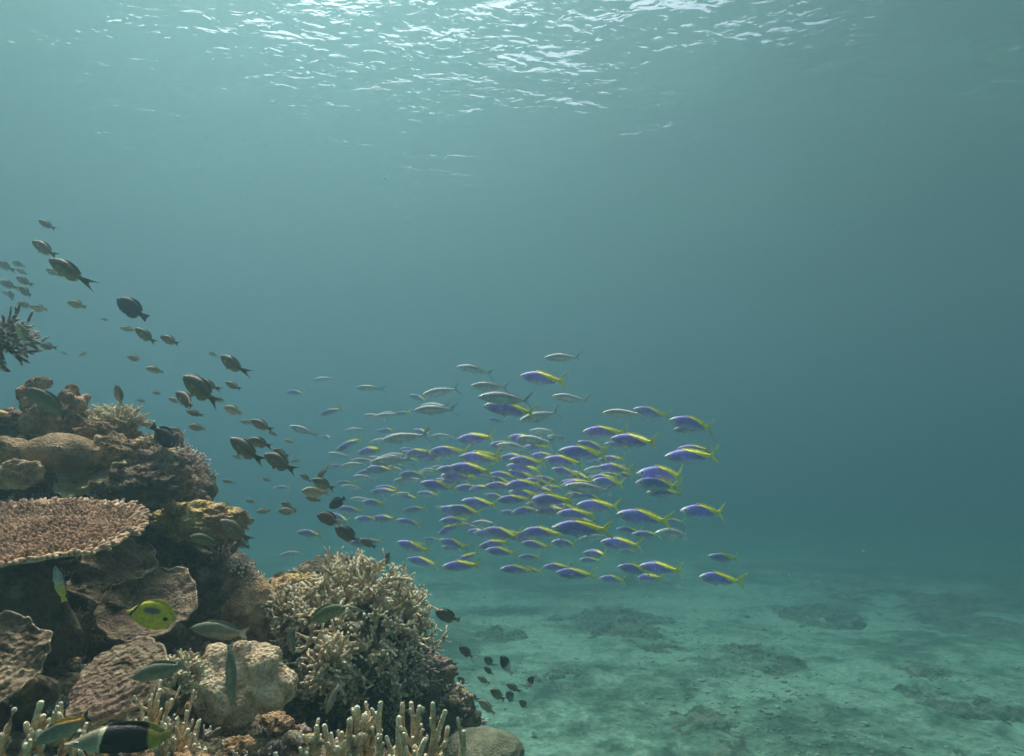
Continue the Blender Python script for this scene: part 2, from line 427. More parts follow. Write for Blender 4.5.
def plate_colony(name, label, px, py, d, r, normal, m, seed, thick=.012, bowl=.12, wav=.06, scal=.07, stalk=True, aspect=1.0, ridges=.0016, cat='coral', yaw=0.0, cover=None):
    """plate coral: thin scalloped disc on a short stalk, pale growing rim"""
    rnd = random.Random(seed); c = at(px, py, d)
    root = empty(name, c); tag(root, label, cat)
    nn = Vector(normal).normalized(); u, v = frame_of(nn)
    u, v = u * math.cos(yaw) + v * math.sin(yaw), v * math.cos(yaw) - u * math.sin(yaw)
    NA, NR = 120, 26; top = []; bot = []; ta = []
    for j in range(NR + 1):
        f = j / NR
        for i in range(NA):
            a = 2 * PI * i / NA
            e = Vector((math.cos(a), math.sin(a), seed))
            rr = r * (1 + scal * 2.0 * noise.noise(e * 1.3) + scal * noise.noise(e * 4) + scal * .35 * noise.noise(e * 12))
            x, y = math.cos(a) * rr * f * aspect, math.sin(a) * rr * f
            h = bowl * r * f * f + wav * r * f * noise.noise(Vector((x / r * 2.2, y / r * 2.2, seed))) + ridges * math.sin(f * 34 + 3 * noise.noise(Vector((x / r * 2, y / r * 2, 4)))) \
                + ridges * 1.5 * noise.noise(Vector((x / r * 14, y / r * 14, seed)))
            h += wav * .26 * r * f * noise.noise(Vector((x / r * 4.5, y / r * 4.5, seed + 9))) + wav * .18 * r * f * f * math.sin(a * 11 + 6 * noise.noise(e * 2))
            th = thick * (1.25 - f) + .0025
            top.append(u * x + v * y + nn * (h + (0 if f < 1 else -.002)))
            bot.append(u * x * .995 + v * y * .995 + nn * (h - th - .25 * r * max(0, .35 - f)))
            ta.append(f)
    b = MB(); vs = top + bot; N = len(top); fs = []
    for j in range(NR):
        for i in range(NA):
            i2 = (i + 1) % NA
            A, B, C_, D = j * NA + i, j * NA + i2, (j + 1) * NA + i2, (j + 1) * NA + i
            if j > 0: fs.append((A, D, C_, B)); fs.append((N + A, N + B, N + C_, N + D))
            else: fs.append((A, D, C_)); fs.append((N + A, N + C_, N + D))
    for i in range(NA):
        i2 = (i + 1) % NA; fs.append((NR * NA + i, N + NR * NA + i, N + NR * NA + i2, NR * NA + i2))
    b.add(vs, fs, 0, ta + ta)
    b.build('plate', m, root)
    if stalk:
        s = MB(); p0 = -nn * r * .08
        tube(s, [p0, p0 - nn * r * .3 + Vector((0, .02, 0)), p0 - nn * r * .6 + Vector((0, .06, -.02)), p0 - nn * r * 1.0 + Vector((0, .12, -.04))], [r * .35, r * .24, r * .26, r * .34], [0, 0, 0, 0], 14, cap=False)
        s.build('stalk', M['rock'], root)
    if cover:
        cover(root, u, v, nn, r, aspect, seed, bowl, wav, scal)
    return root

def blob(name, label, px, py, d, balls, m, vox=.008, a1=.012, a2=.006, f1=18, f2=50, seed=0):
    """one body grown from overlapping balls: (px, py, radius px, depth shift)"""
    c = at(px, py, d); b = MB(); off = Vector((seed, seed * 2, 0))
    for (x, y, r, dz) in balls:
        q0 = at(x, y, d + dz) - c; rr = r * d / FPX
        b.add([q0 + q * rr * (1 + .12 * noise.noise(q * 2 + q0 * 9)) for q in ICO[3][0]], ICO[3][1])
    o = b.build(name, m, None, c)
    md = o.modifiers.new('r', 'REMESH'); md.mode = 'VOXEL'; md.voxel_size = vox
    me = bpy.data.meshes.new_from_object(o.evaluated_get(bpy.context.evaluated_depsgraph_get())); o.modifiers.clear(); o.data = me
    me.materials.clear(); me.materials.append(m)
    bm = bmesh.new(); bm.from_mesh(me)
    for _ in range(4): bmesh.ops.smooth_vert(bm, verts=bm.verts, factor=.5, use_axis_x=True, use_axis_y=True, use_axis_z=True)
    bm.normal_update()
    nn = [(v, v.normal * (a1 * noise.noise(v.co * f1 + off) + a2 * noise.noise(v.co * f2 + off) + a2 * .5 * noise.noise(v.co * f2 * 2.3))) for v in bm.verts]
    for v, k in nn: v.co += k
    bm.to_mesh(me); bm.free()
    me.polygons.foreach_set('use_smooth', [True] * len(me.polygons)); me.update()
    tag(o, label, 'coral')
    return o
# ---- (1) the big table coral on the left
def nub_cover(root, u, v, nn, r, aspect, seed, bowl, wav, scal):
    rnd = random.Random(11); b = MB(); n = 2300
    for i in range(n):
        f = math.sqrt((i + .5) / n); a = i * 2.399963 + rnd.uniform(-.05, .05)
        e = Vector((math.cos(a), math.sin(a), seed))
        rr = r * (1 + scal * 2.0 * noise.noise(e * 1.3) + scal * noise.noise(e * 4) + scal * .35 * noise.noise(e * 12))
        x, y = math.cos(a) * rr * f * aspect, math.sin(a) * rr * f
        h = bowl * r * f * f + wav * r * f * noise.noise(Vector((x / r * 2.2, y / r * 2.2, seed)))
        p = u * x + v * y + nn * (h - .004)
        out = (u * math.cos(a) * aspect + v * math.sin(a))
        edge = max(0, (f - .86) / .14)
        d = (nn * (1.0 - .75 * edge) + out * (.15 + .95 * edge) + Vector((rnd.gauss(0, .22), rnd.gauss(0, .22), rnd.gauss(0, .15)))).normalized()
        L = rnd.uniform(.011, .019) * (1 + .4 * edge); q = rnd.uniform(.0042, .0060)
        tip = rnd.uniform(.35, .62) + .45 * edge
        tube(b, [p, p + d * L * .6, p + d * L], [q * 1.15, q, q * .8], [.0, tip * .5, min(1, tip)], 5)
    o = b.build('branchlets', M['table'], root)
    tag(o, kind='stuff')
plate_colony('table_coral', 'wide pinkish brown table coral with knobbly top and pale rim', 14, 536, 1.72, .290, (0.02, -.235, 1), M['table'], 5,
             thick=.03, bowl=.05, wav=.05, scal=.028, ridges=.001, aspect=1.0, cover=nub_cover)

# ---- (2) crest of the reef, upper left
r0 = branching_colony('branching_coral', 'dark branching coral with pale tips reaching in from the left edge', -12, 340, 2.1, .125, .095, 34, .045, .0060, M['darkbranch'], 21,
                 depth=1, up=.05, updir=(1, -.15, .12), cone=1.2, spread=.5, core=.35)
s = MB(); rr_ = random.Random(4)
tube(s, [Vector((-.02, 0, -.01)), Vector((-.14, .08, -.12)), Vector((-.26, .2, -.34)), Vector((-.30, .3, -.7))], [.035, .045, .06, .09], [0] * 4, 10, cap=False)
s.build('stalk', M['rock'], r0)

def knob_coral():
    root = empty('knobby_coral', at(55, 412, 2.45)); tag(root, 'brown knobbly upright coral on the reef crest behind the large green fish', 'coral')
    P = [(24,394,.030),(34,388,.032),(43,383,.024),(30,404,.040),(41,400,.034),(48,412,.042),(56,418,.044),(62,405,.030),(68,398,.028),(71,389,.024),(71,411,.036),(80,405,.026),(85,398,.022),(78,418,.044),(36,420,.050),(60,428,.055),(30,428,.04)]
    b = MB(); c = at(55, 412, 2.45)
    for i, (px, py, r) in enumerate(P):
        q0 = at(px, py, 2.45 + .03 * math.sin(i * 2.1)) - c
        b.add([q0 + q * r * (1 + .25 * noise.noise(q * 2 + q0 * 9)) for q in ICO[3][0]], ICO[3][1])
    o = b.build('lobes', M['brown'], root)
    md = o.modifiers.new('r', 'REMESH'); md.mode = 'VOXEL'; md.voxel_size = 0.007
    me = bpy.data.meshes.new_from_object(o.evaluated_get(bpy.context.evaluated_depsgraph_get())); o.modifiers.clear(); o.data = me
    me.materials.clear(); me.materials.append(M['brown'])
    for v_ in me.vertices: v_.co += v_.normal * (.010 * noise.noise(v_.co * 22) + .006 * noise.noise(v_.co * 55))
    me.polygons.foreach_set('use_smooth', [True] * len(me.polygons))
    return root
knob_coral()

lump('boulder_coral', 'smooth rounded tan coral head on the reef crest above the table coral', 60, 458, 2.22, .088, M['tan'], 2, (1.22, 1.0, 1.0), amp=.07, fine=.02, freq=1.3, lobes=((-.9, -.3, .15, .20, .12), (.8, -.4, .35, .14, .2), (.1, -.5, .8, -.10, .3)), pinch=.45)
lump('boulder_coral', 'small tan coral lobe cut by the left edge above the table coral', 6, 452, 2.2, .062, M['tan'], 5, (1.15, 1, .8), amp=.14, fine=.015)
lump('boulder_coral', 'low pale brown coral lump at the left beneath the rounded tan head', 18, 474, 2.08, .056, M['pale'], 8, (1.2, 1, .8), amp=.30, freq=2.2, fine=.05)
lump('boulder_coral', 'small flat yellowish lump on the crest near the left edge', 14, 428, 2.5, .06, M['olive'], 9, (1.3, 1, .5), amp=.25, fine=.05)
plate_colony('folded_plate_coral', 'yellow olive coral plate with a curled lip right of the tan head', 92, 478, 2.22, .115, (-.25, -.62, .72), M['olive'], 12, thick=.016, bowl=.22, wav=.35, scal=.16, aspect=1.0)
branching_colony('bushy_coral', 'low finely branched coral bush on the crest right of the knobbly coral', 116, 428, 2.55, .13, .085, 70, .04, .0052, M['thicket'], 31, depth=1, cone=1.45, core=.5, up=.15)
branching_colony('bushy_coral', 'pale spiky coral bush overhanging the water right of the crest rubble', 184, 468, 2.5, .085, .075, 52, .035, .0042, M['mauve'], 32, depth=1, cone=1.8, core=.45, up=.1, updir=(.7, -.1, .7))
lump('rough_coral_head', 'reddish lumpy coral head below the pale spiky bush', 162, 470, 2.26, .078, M['pink'], 14, (1.2, 1, .95), amp=.32, freq=2.6, fine=.09)
lump('rough_coral_head', 'brown shaded coral head with furrowed top beside the folded plate', 112, 452, 2.28, .070, M['brown'], 15, (1.25, 1, .85), amp=.30, freq=2.4, fine=.08)
lump('rough_coral_head', 'broad dark furrowed coral mass between the table coral and the crest', 140, 488, 2.17, .080, M['rock'], 16, (1.35, 1, .8), amp=.34, freq=2.8, fine=.10)
lump('encrusting_coral', 'knobbly yellow olive coral crust on the jutting ledge', 203, 522, 2.32, .105, M['olive'], 17, (1.35, 1, .62), amp=.30, freq=3.0, fine=.13, lobes=((-.5, -.4, .8, .15, .3),))
lump('rough_coral_head', 'small knobby brown lump between the tan head and the crest bush', 96, 432, 2.36, .045, M['brown'], 71, (1.3, 1, .8), amp=.35, freq=2.6, fine=.1)
lump('rough_coral_head', 'pale streaked lump in front of the reddish lumpy head', 148, 446, 2.34, .040, M['pale'], 72, (1.2, 1, .8), amp=.35, freq=2.6, fine=.12)
lump('rough_coral_head', 'small reddish lump at the foot of the pale spiky bush', 186, 488, 2.38, .050, M['pink'], 73, (1.1, 1, .9), amp=.32, freq=2.6, fine=.1)
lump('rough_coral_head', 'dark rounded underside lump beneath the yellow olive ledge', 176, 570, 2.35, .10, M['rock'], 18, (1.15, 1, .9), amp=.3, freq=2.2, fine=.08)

# ---- (3) the shaded face below the table
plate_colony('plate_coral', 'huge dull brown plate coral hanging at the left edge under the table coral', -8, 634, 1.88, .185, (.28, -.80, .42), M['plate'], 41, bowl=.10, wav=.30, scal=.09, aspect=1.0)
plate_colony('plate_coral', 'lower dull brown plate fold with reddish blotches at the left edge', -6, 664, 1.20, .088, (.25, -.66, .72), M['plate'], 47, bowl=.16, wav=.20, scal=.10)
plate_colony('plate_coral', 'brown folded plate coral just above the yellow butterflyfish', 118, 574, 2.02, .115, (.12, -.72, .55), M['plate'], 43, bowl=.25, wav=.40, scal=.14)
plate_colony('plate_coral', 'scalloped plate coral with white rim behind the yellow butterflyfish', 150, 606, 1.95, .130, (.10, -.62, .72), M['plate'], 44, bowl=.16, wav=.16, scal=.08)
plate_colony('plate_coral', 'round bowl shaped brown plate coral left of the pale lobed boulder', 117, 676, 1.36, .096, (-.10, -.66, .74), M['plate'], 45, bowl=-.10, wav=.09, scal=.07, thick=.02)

# ---- (4) middle
lump('spiny_coral_head', 'dark brown rounded coral head left of the big staghorn thicket', 240, 616, 2.30, .135, M['brown'], 22, (.98, .9, 1.05), amp=.12, fine=.05, freq=1.8)
lump('rough_coral_head', 'knobby dark coral head below the thin pale sprigs', 205, 596, 2.26, .095, M['rock'], 24, (1, 1, 1.0), amp=.28, fine=.09, freq=2.4)
branching_colony('coral_sprig', 'thin upright coral sprig with white tips above the dark brown head', 222, 572, 2.35, .045, .085, 10, .04, .0050, M['mauve'], 33, depth=1, cone=.75, core=.15, base=True, up=.4, updir=(-.1, 0, 1))
branching_colony('coral_sprig', 'white tipped coral tuft leaning right on the dark brown head', 240, 580, 2.30, .06, .055, 26, .03, .0045, M['mauve'], 34, depth=1, cone=1.1, core=.3, up=.2, updir=(.5, 0, 1))
blob('lobed_boulder_coral', 'pale two lobed boulder coral with a chalky mottled top', 243, 690, 1.80,
     [(218,668,22,0),(206,686,20,.02),(226,690,27,-.02),(232,708,23,-.04),(214,704,20,0),(244,690,22,0),(250,660,19,.02),(266,664,18,.0),(262,684,22,-.01),(277,686,19,0),(270,694,17,-.02),(242,672,22,.01),(236,655,10,.0),(246,650,9,.01)], M['pale'], .006, .014, .004)

# ---- small colonies grown onto the bare rock between the big ones
SMALL = [
 (132,436,.034,'brown','small brown knob at the top of the crest beside the black triangular damselfish'),
 (172,505,.036,'pink','small reddish crust lump just above the yellow olive ledge'),
 (105,498,.034,'olive','small olive lump between the folded plate and the table coral rim'),
 (150,520,.030,'brown','small dark knob just right of the table coral rim'),
 (172,590,.040,'brown','brown knob in the shade right of the scalloped plate coral'),
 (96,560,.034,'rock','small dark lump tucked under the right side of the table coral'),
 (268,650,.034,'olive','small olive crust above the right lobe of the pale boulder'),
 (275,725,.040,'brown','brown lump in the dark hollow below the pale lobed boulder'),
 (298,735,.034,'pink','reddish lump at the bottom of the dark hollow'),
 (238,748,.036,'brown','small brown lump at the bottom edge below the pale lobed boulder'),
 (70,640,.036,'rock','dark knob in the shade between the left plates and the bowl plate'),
 (300,712,.030,'olive','small olive lump under the left foot of the staghorn thicket'),
]
for i_, (px_, py_, r_, mk_, lab_) in enumerate(SMALL):
    p_, n_ = on_rock(px_, py_, .01)
    if p_ is None: continue
    d_ = p_.y * _cp + p_.z * _sp
    lump('small_coral', lab_, px_, py_, d_, r_ * .9, M[mk_], 90 + i_, (1.25, 1, .8), amp=.38, freq=2.6, fine=.12, sub=4)
SPR = [(140,470,'small grey twig coral on the shaded furrowed face below the crest'), (215,505,'tiny grey twig tuft on top of the yellow olive ledge'),
       (262,598,'tiny grey twig tuft on the right shoulder of the dark brown head'), (60,720,'small grey twig coral behind the bottom left fingers'),
       (290,690,'small twig coral between the pale boulder and the thicket foot'), (395,712,'small grey twig coral in the dark gap behind the antler like fingers')]
for i_, (px_, py_, lab_) in enumerate(SPR):
    p_, n_ = on_rock(px_, py_, .0)
    if p_ is None: continue
    d_ = p_.y * _cp + p_.z * _sp
    branching_colony('coral_sprig', lab_, px_, py_, d_, .045, .045, 20, .03, .0040, M['mauve'] if i_ % 2 else M['thicket'], 120 + i_, depth=1, cone=1.5, core=.3, up=.2, updir=(n_.x, n_.y, n_.z + .3))

# ---- (5) the staghorn thicket
branching_colony('staghorn_thicket', 'big dome of greenish tan staghorn coral with pale tips at the reef edge', 352, 640, 2.42, .285, .275, 215, .095, .0084, M['thicket'], 51,
                 depth=2, cone=1.8, core=.70, up=.22, kids=(2, 4), spread=1.15, updir=(.12, -.45, .8), base_mat=M['rock'])
lump('encrusting_coral', 'yellow tan coral crust at the left shoulder of the staghorn thicket', 296, 590, 2.45, .075, M['olive'], 27, (1.2, 1, .8), amp=.28, fine=.08)
branching_colony('bushy_coral', 'small crinkled coral cluster filling the gap left of the staghorn thicket', 287, 618, 2.30, .085, .10, 70, .04, .0062, M['thicket'], 52, depth=1, cone=1.7, core=.5, updir=(-.1, -.5, .7))
branching_colony('bushy_coral', 'bright stubby coral cluster low on the front of the staghorn thicket', 330, 668, 2.10, .075, .10, 46, .04, .0078, M['finger'], 53, depth=1, cone=1.7, core=.4, updir=(.0, -.6, .7), base_mat=M['rock'])
branching_colony('bushy_coral', 'thin grey tangled branches low on the right of the staghorn thicket', 402, 662, 2.35, .12, .10, 40, .06, .0052, M['mauve'], 54, depth=2, cone=1.8, core=.4, updir=(.3, -.6, .2), up=-.1, spread=1.1, kids=(1, 3), base_mat=M['rock'])
lump('rough_coral_head', 'pinkish lumpy coral knob sticking out right below the staghorn thicket', 428, 672, 2.50, .070, M['pink'], 28, (1.35, 1, .85), amp=.34, fine=.12, freq=2.8)
lump('rough_coral_head', 'dark coral knob under the pinkish knob at the reef edge', 418, 698, 2.50, .062, M['rock'], 29, (1.2, 1, .9), amp=.3, fine=.10, freq=2.6)
lump('dome_coral', 'low olive grey coral dome resting on the sand at the bottom centre', 482, 752, 2.30, .135, M['domegrey'], 30, (1.05, 1, .50), amp=.08, fine=.02)

# ---- (6) finger corals in front; every finger a part
def finger_colony(name, label, base, fingers, d, m, seed, r=.011, side=2, group=None, basesize=None):
    """fingers: (tip px, tip py, foot px, foot py, depth shift)"""
    rnd = random.Random(seed); c = at(base[0], base[1], d)
    root = empty(name, c); tag(root, label, 'coral', group)
    for (tx, ty, fx, fy, dz) in fingers:
        p0 = at(fx, fy, d + dz + .02) - c; p1 = at(tx, ty, d + dz) - c
        b = MB(); N = 6; pts = []; L = (p1 - p0).length
        w1 = Vector((rnd.gauss(0, 1), rnd.gauss(0, 1), rnd.gauss(0, .5))) * L * .05
        for i in range(N + 1):
            f = i / N; pts.append(p0.lerp(p1, f) + w1 * math.sin(f * PI) + Vector((rnd.gauss(0, .0012), rnd.gauss(0, .0012), 0)))
        rad = [.66 * r * (1.35 - .5 * i / N) * rnd.uniform(.88, 1.12) for i in range(N + 1)]
        tube(b, pts, rad, [max(0, i / N) ** 4 for i in range(N + 1)], 10)
        for _ in range(rnd.randint(side, side + 3)):
            i = rnd.randint(1, N - 1); u, v = frame_of(p1 - p0); a = rnd.uniform(0, 2 * PI)
            dd = ((p1 - p0).normalized() * rnd.uniform(.7, 1.2) + (u * math.cos(a) + v * math.sin(a)) * .7).normalized()
            q = pts[i]; l = rnd.uniform(.018, .045); rr = rad[i] * .72
            tube(b, [q, q + dd * l * .5, q + dd * l * .8 + Vector((0, 0, l * .12)), q + dd * l + Vector((0, 0, l * .3))], [rr * 1.1, rr, rr * .9, rr * .8], [0, .3, .6, 1], 8)
        b.build('finger', m, root)
    b = MB(); bs = basesize or (.12, .08, .06)
    b.add([Vector((q.x * bs[0], q.y * bs[1], q.z * bs[2])) * (1 + .25 * noise.noise(q * 3 + c) + .08 * noise.noise(q * 10)) for q in ICO[4][0]], ICO[4][1])
    b.build('base', M['brown'] , root)
    return root
finger_colony('finger_coral', 'tall antler like finger coral with cream tips at the bottom centre', (410, 800),
   [(381,703,390,800,0),(402,704,396,800,.01),(411,703,412,800,.03),(419,707,414,800,-.01),(433,704,421,795,0),(445,712,424,790,.02),(398,718,392,800,-.03),(404,735,404,800,-.05),
    (463,732,446,790,0),(378,735,380,800,-.02),(425,740,420,800,-.06),(448,728,436,775,.06)], 1.42, M['finger'], 61, .0090, 3, basesize=(.10, .07, .07))
finger_colony('finger_coral', 'stubby pale finger coral clump left of the antler like finger coral', (345, 785),
   [(357,708,354,785,0),(365,716,360,785,.01),(350,720,350,785,-.01),(362,735,358,790,-.02),(371,728,364,790,.02),(375,716,368,780,.04)], 1.48, M['finger'], 62, .0115, 4, basesize=(.08, .06, .06))
finger_colony('finger_coral', 'small cream finger coral tuft at the bottom beside the dark hollow', (320, 790),
   [(317,727,318,790,0),(325,726,322,790,.01),(312,737,314,790,-.01),(345,742,340,790,0),(338,748,335,790,-.02)], 1.46, M['finger'], 63, .010, 3, basesize=(.07, .05, .05))
finger_colony('finger_coral', 'thick finger coral with round cream tips in the bottom left corner', (20, 800),
   [(13,710,2,790,0),(41,703,14,775,0),(43,716,34,750,.02),(59,714,52,780,.03),(40,732,34,800,-.02),(2,735,-10,800,-.02),(72,746,66,800,.0),(90,750,84,800,.01),(26,745,22,810,-.04)], 1.12, M['finger'], 64, .0085, 1, basesize=(.11, .07, .05))
finger_colony('finger_coral', 'clustered yellowish finger coral just behind the black backed fish', (165, 790),
   [(150,700,156,770,.10),(160,690,160,770,.12),(172,700,166,770,.1),(178,718,172,780,.06),(146,718,150,780,.06),(188,730,180,790,.04),(165,725,165,790,.02),(195,745,188,800,.03),(176,740,172,800,0),(140,735,146,800,.03),(185,712,180,770,.12),(155,745,155,800,-.02),(205,750,198,800,.05)], 1.18, M['finger'], 65, .0066, 4, basesize=(.11, .07, .06))
branching_colony('bushy_coral', 'fine twiggy coral patch between the bowl plate and the pale boulder', 178, 690, 1.62, .068, .08, 60, .03, .0050, M['finger'], 66, depth=1, cone=1.4, core=.4, base_mat=M['rock'])

# ---- (7) encrusting growth on the bare rock: countless small lumps and sprigs
def crust():
    rnd = random.Random(77); b = MB(); b2 = MB(); me = rock.data; cnt = 0
    polys = me.polygons; areas = len(polys)
    while cnt < 3600:
        p = polys[rnd.randrange(areas)]; c = p.center; n = p.normal
        if c.y > 3.1 or c.y < .7 or c.x > .6 or c.x < -2.2 or c.z < -1.9 or n.y > .4: continue
        cnt += 1
        if rnd.random() < .62:
            r = rnd.uniform(.006, .030) * rnd.uniform(.6, 1.1); s = Vector((rnd.uniform(.8, 1.4), rnd.uniform(.8, 1.4), rnd.uniform(.5, .9)))
            b.add([c + n * r * .15 + Vector((q.x * s.x, q.y * s.y, q.z * s.z)) * r * (1 + .4 * noise.noise(q * 2.2 + c * 20)) for q in ICO[2][0]], ICO[2][1], rnd.randrange(4))
        elif n.z > -.2:
            for _ in range(rnd.randint(3, 7)):
                d = (n + Vector((rnd.gauss(0, .5), rnd.gauss(0, .5), rnd.gauss(0, .3) + .4))).normalized()
                twig(b2, c, d, rnd.uniform(.012, .035), rnd.uniform(.0025, .005), rnd, 0, .2, sides=5)
    tag(b.build('encrusting_growth', [M['rock'], M['brown'], M['olive'], M['pink']]), kind='stuff')
    tag(b2.build('coral_sprigs', M['mauve']), kind='stuff')
crust()

# ================================================================ far seabed: dark patches and rubble
def ground_at(px, py):
    dr = at(px, py, 1.0).normalized(); t = 2.0
    while t < 60:
        p = dr * t
        if p.z < sea_h(p.x, p.y): return p
        t += .05
    return dr * 60
MOUNDS = [  # px, py, width px, height m, label
 (612,618,105,.42,'largest dark coral mound on the sand below the blue fish school'),
 (505,628,60,.25,'low dark mound left of the largest mound on the sand'),
 (655,640,50,.20,'small dark patch at the right foot of the largest mound'),
 (818,612,70,.34,'dim coral mound on the sand right of the largest mound'),
 (935,600,170,.48,'broad dim reef patch far off near the right edge'),
 (765,655,70,.24,'dark flat coral patch right of centre on the sand'),
 (712,725,85,.18,'dark coral patch near the bottom edge of the sand'),
 (968,705,80,.28,'dark mound in the lower right corner of the sand'),
 (560,672,50,.20,'short dark coral patch close to the small dark fish on the sand'),
 (990,575,110,.40,'faintest reef patch fading into the haze at the right edge'),
 (925,668,60,.16,'small faint patch left of the lower right mound'),
 (640,575,70,.30,'faint distant mound just under the bottom of the fish school'),
]
def mounds():
    for i, (px, py, wpx, h, lab) in enumerate(MOUNDS):
        c = ground_at(px, py + 4); d = c.length; r = wpx * d / FPX / 2 * 1.5; b = MB(); N = 90; off = Vector((i * 4.7, 2.2, i * 1.3)); vs = []
        for jy in range(N + 1):
            for jx in range(N + 1):
                u, v = jx / N * 2 - 1, jy / N * 2 - 1; x, y = c.x + u * r, c.y + v * r * 1.25
                m_ = max(0, 1 - (u * u + v * v)) ; q = Vector((u * 2.2, v * 2.2, 0)) + off
                k = m_ * (1.1 + 1.5 * noise.noise(q * .9) + .9 * noise.noise(q * 2.4) + .55 * noise.noise(q * 6) + .35 * noise.noise(q * 13)) - .50
                vs.append((x, y, sea_h(x, y) - .03 + (h * .4 * k if k > 0 else -.12)))
        W = N + 1
        b.add(vs, [(a * W + e, a * W + e + 1, (a + 1) * W + e + 1, (a + 1) * W + e) for a in range(N) for e in range(N)])
        tag(b.build('coral_mound', M['darkmound']), lab, 'coral mound', 'dark coral mounds on the sand')
mounds()
def rubble():
    rnd = random.Random(5); b = MB()
    for i in range(8000):
        y = 5 + 15 * rnd.random() ** 1.5; x = rnd.uniform(-.25 * y - 1, .85 * y)
        if noise.noise(Vector((x * .5, y * .5, 1))) + rnd.uniform(-.35, .35) < -.05: continue
        r = rnd.uniform(.008, .024) * (1.8 if rnd.random() < .06 else 1); c = Vector((x, y, sea_h(x, y) + r * .2)); s = (rnd.uniform(.6, 1.9), rnd.uniform(.6, 1.5), rnd.uniform(.35, .8)); a = rnd.uniform(0, PI)
        vs = []
        for q in ICO[1][0]:
            k = r * (1 + .5 * noise.noise(q * 1.7 + c)); X, Y = q.x * s[0] * k, q.y * s[1] * k
            vs.append(c + Vector((X * math.cos(a) - Y * math.sin(a), X * math.sin(a) + Y * math.cos(a), q.z * s[2] * k)))
        b.add(vs, ICO[1][1])
    tag(b.build('coral_rubble', M['rubble']), kind='stuff')
rubble()

# ================================================================ fish
def fish_skin(name, fn, rough=0.45, spec=0.4, scale_=90, fins=False):
    """fn(nodetree, x, z, noise) -> colour socket; x runs nose 0 to tail 1 and z up, both in body lengths"""
    m, n, p = mat(name)
    tc = nd(n, 'ShaderNodeTexCoord'); sp = nd(n, 'ShaderNodeSeparateXYZ'); n.links.new(tc.outputs['Object'], sp.inputs[0])
    oi = nd(n, 'ShaderNodeObjectInfo')
    no = nd(n, 'ShaderNodeTexNoise', i_Scale=14.0, i_Detail=4.0, i_Roughness=0.6); n.links.new(tc.outputs['Object'], no.inputs['Vector'])
    c = fn(n, sp.outputs[0], sp.outputs[2], no.outputs[0])
    # every animal a little lighter or darker than the next
    vr = ramp(n, [(0.0, 0.78), (1.0, 1.15)], oi.outputs['Random'])
    c = mixc(n, 1.0, c, vr.outputs[0], 'MULTIPLY')
    v = nd(n, 'ShaderNodeTexVoronoi', i_Scale=float(scale_)); n.links.new(tc.outputs['Object'], v.inputs['Vector'])
    vv = ramp(n, [(0.0, 0.88), (0.5, 1.1)], v.outputs['Distance'])
    c = mixc(n, 1.0, c, vv.outputs[0], 'MULTIPLY')
    # gill cover edge and a little blotching
    cb = nd(n, 'ShaderNodeCombineXYZ'); n.links.new(sp.outputs[0], cb.inputs[0]); n.links.new(sp.outputs[2], cb.inputs[2])
    sb = nd(n, 'ShaderNodeVectorMath', operation='DISTANCE'); n.links.new(cb.outputs[0], sb.inputs[0]); sb.inputs[1].default_value = (.10, 0, 0)
    gr = ramp(n, [(0.0, 1.0), (0.100, 1.0), (0.110, 0.62), (0.122, 1.0)], sb.outputs['Value'])
    c = mixc(n, 1.0, c, gr.outputs[0], 'MULTIPLY')
    bl = ramp(n, [(0.35, 0.80), (0.62, 1.12)], no.outputs[0])
    c = mixc(n, 1.0, c, bl.outputs[0], 'MULTIPLY')
    n.links.new(c, p.inputs['Base Color']); p.inputs['Roughness'].default_value = rough
    p.inputs['Specular IOR Level'].default_value = spec
    n.links.new(bump(n, v.outputs['Distance'], 0.25, 0.01), p.inputs['Normal'])
    return m
def lin(n, x, z, kx, kz, k0, lo, hi):
    """smooth step of kx*x + kz*z + k0 between lo and hi"""
    a = nd(n, 'ShaderNodeMath', operation='MULTIPLY'); n.links.new(x, a.inputs[0]); a.inputs[1].default_value = kx
    b_ = nd(n, 'ShaderNodeMath', operation='MULTIPLY_ADD'); n.links.new(z, b_.inputs[0]); b_.inputs[1].default_value = kz; n.links.new(a.outputs[0], b_.inputs[2])
    mr = nd(n, 'ShaderNodeMapRange', interpolation_type='SMOOTHSTEP'); n.links.new(b_.outputs[0], mr.inputs[0])
    mr.inputs[1].default_value = lo - k0; mr.inputs[2].default_value = hi - k0
    return mr.outputs[0]
def sk_blue(n, x, z, no):
    c = mixc(n, lin(n, x, z, 0, 1, 0, -.09, -.02), (0.60, 0.58, 0.90), (0.33, 0.27, 0.86))
    c = mixc(n, lin(n, x, z, 0, 1, 0, .045, .10), c, (0.26, 0.24, 0.68))
    c = mixc(n, lin(n, x, z, 1, 0, 0, .16, .07), c, (0.60, 0.62, 0.72))
    return mixc(n, lin(n, x, z, 1, 2.6, 0, .61, .67), c, (0.95, 0.88, 0.08))
def sk_bluefaint(n, x, z, no):
    c = mixc(n, lin(n, x, z, 0, 1, 0, -.08, .0), (0.55, 0.58, 0.74), (0.27, 0.27, 0.66))
    c = mixc(n, lin(n, x, z, 1, 0, 0, .18, .05), c, (0.62, 0.65, 0.72))
    return mixc(n, lin(n, x, z, 1, 2.2, 0, .66, .74), c, (0.85, 0.80, 0.10))
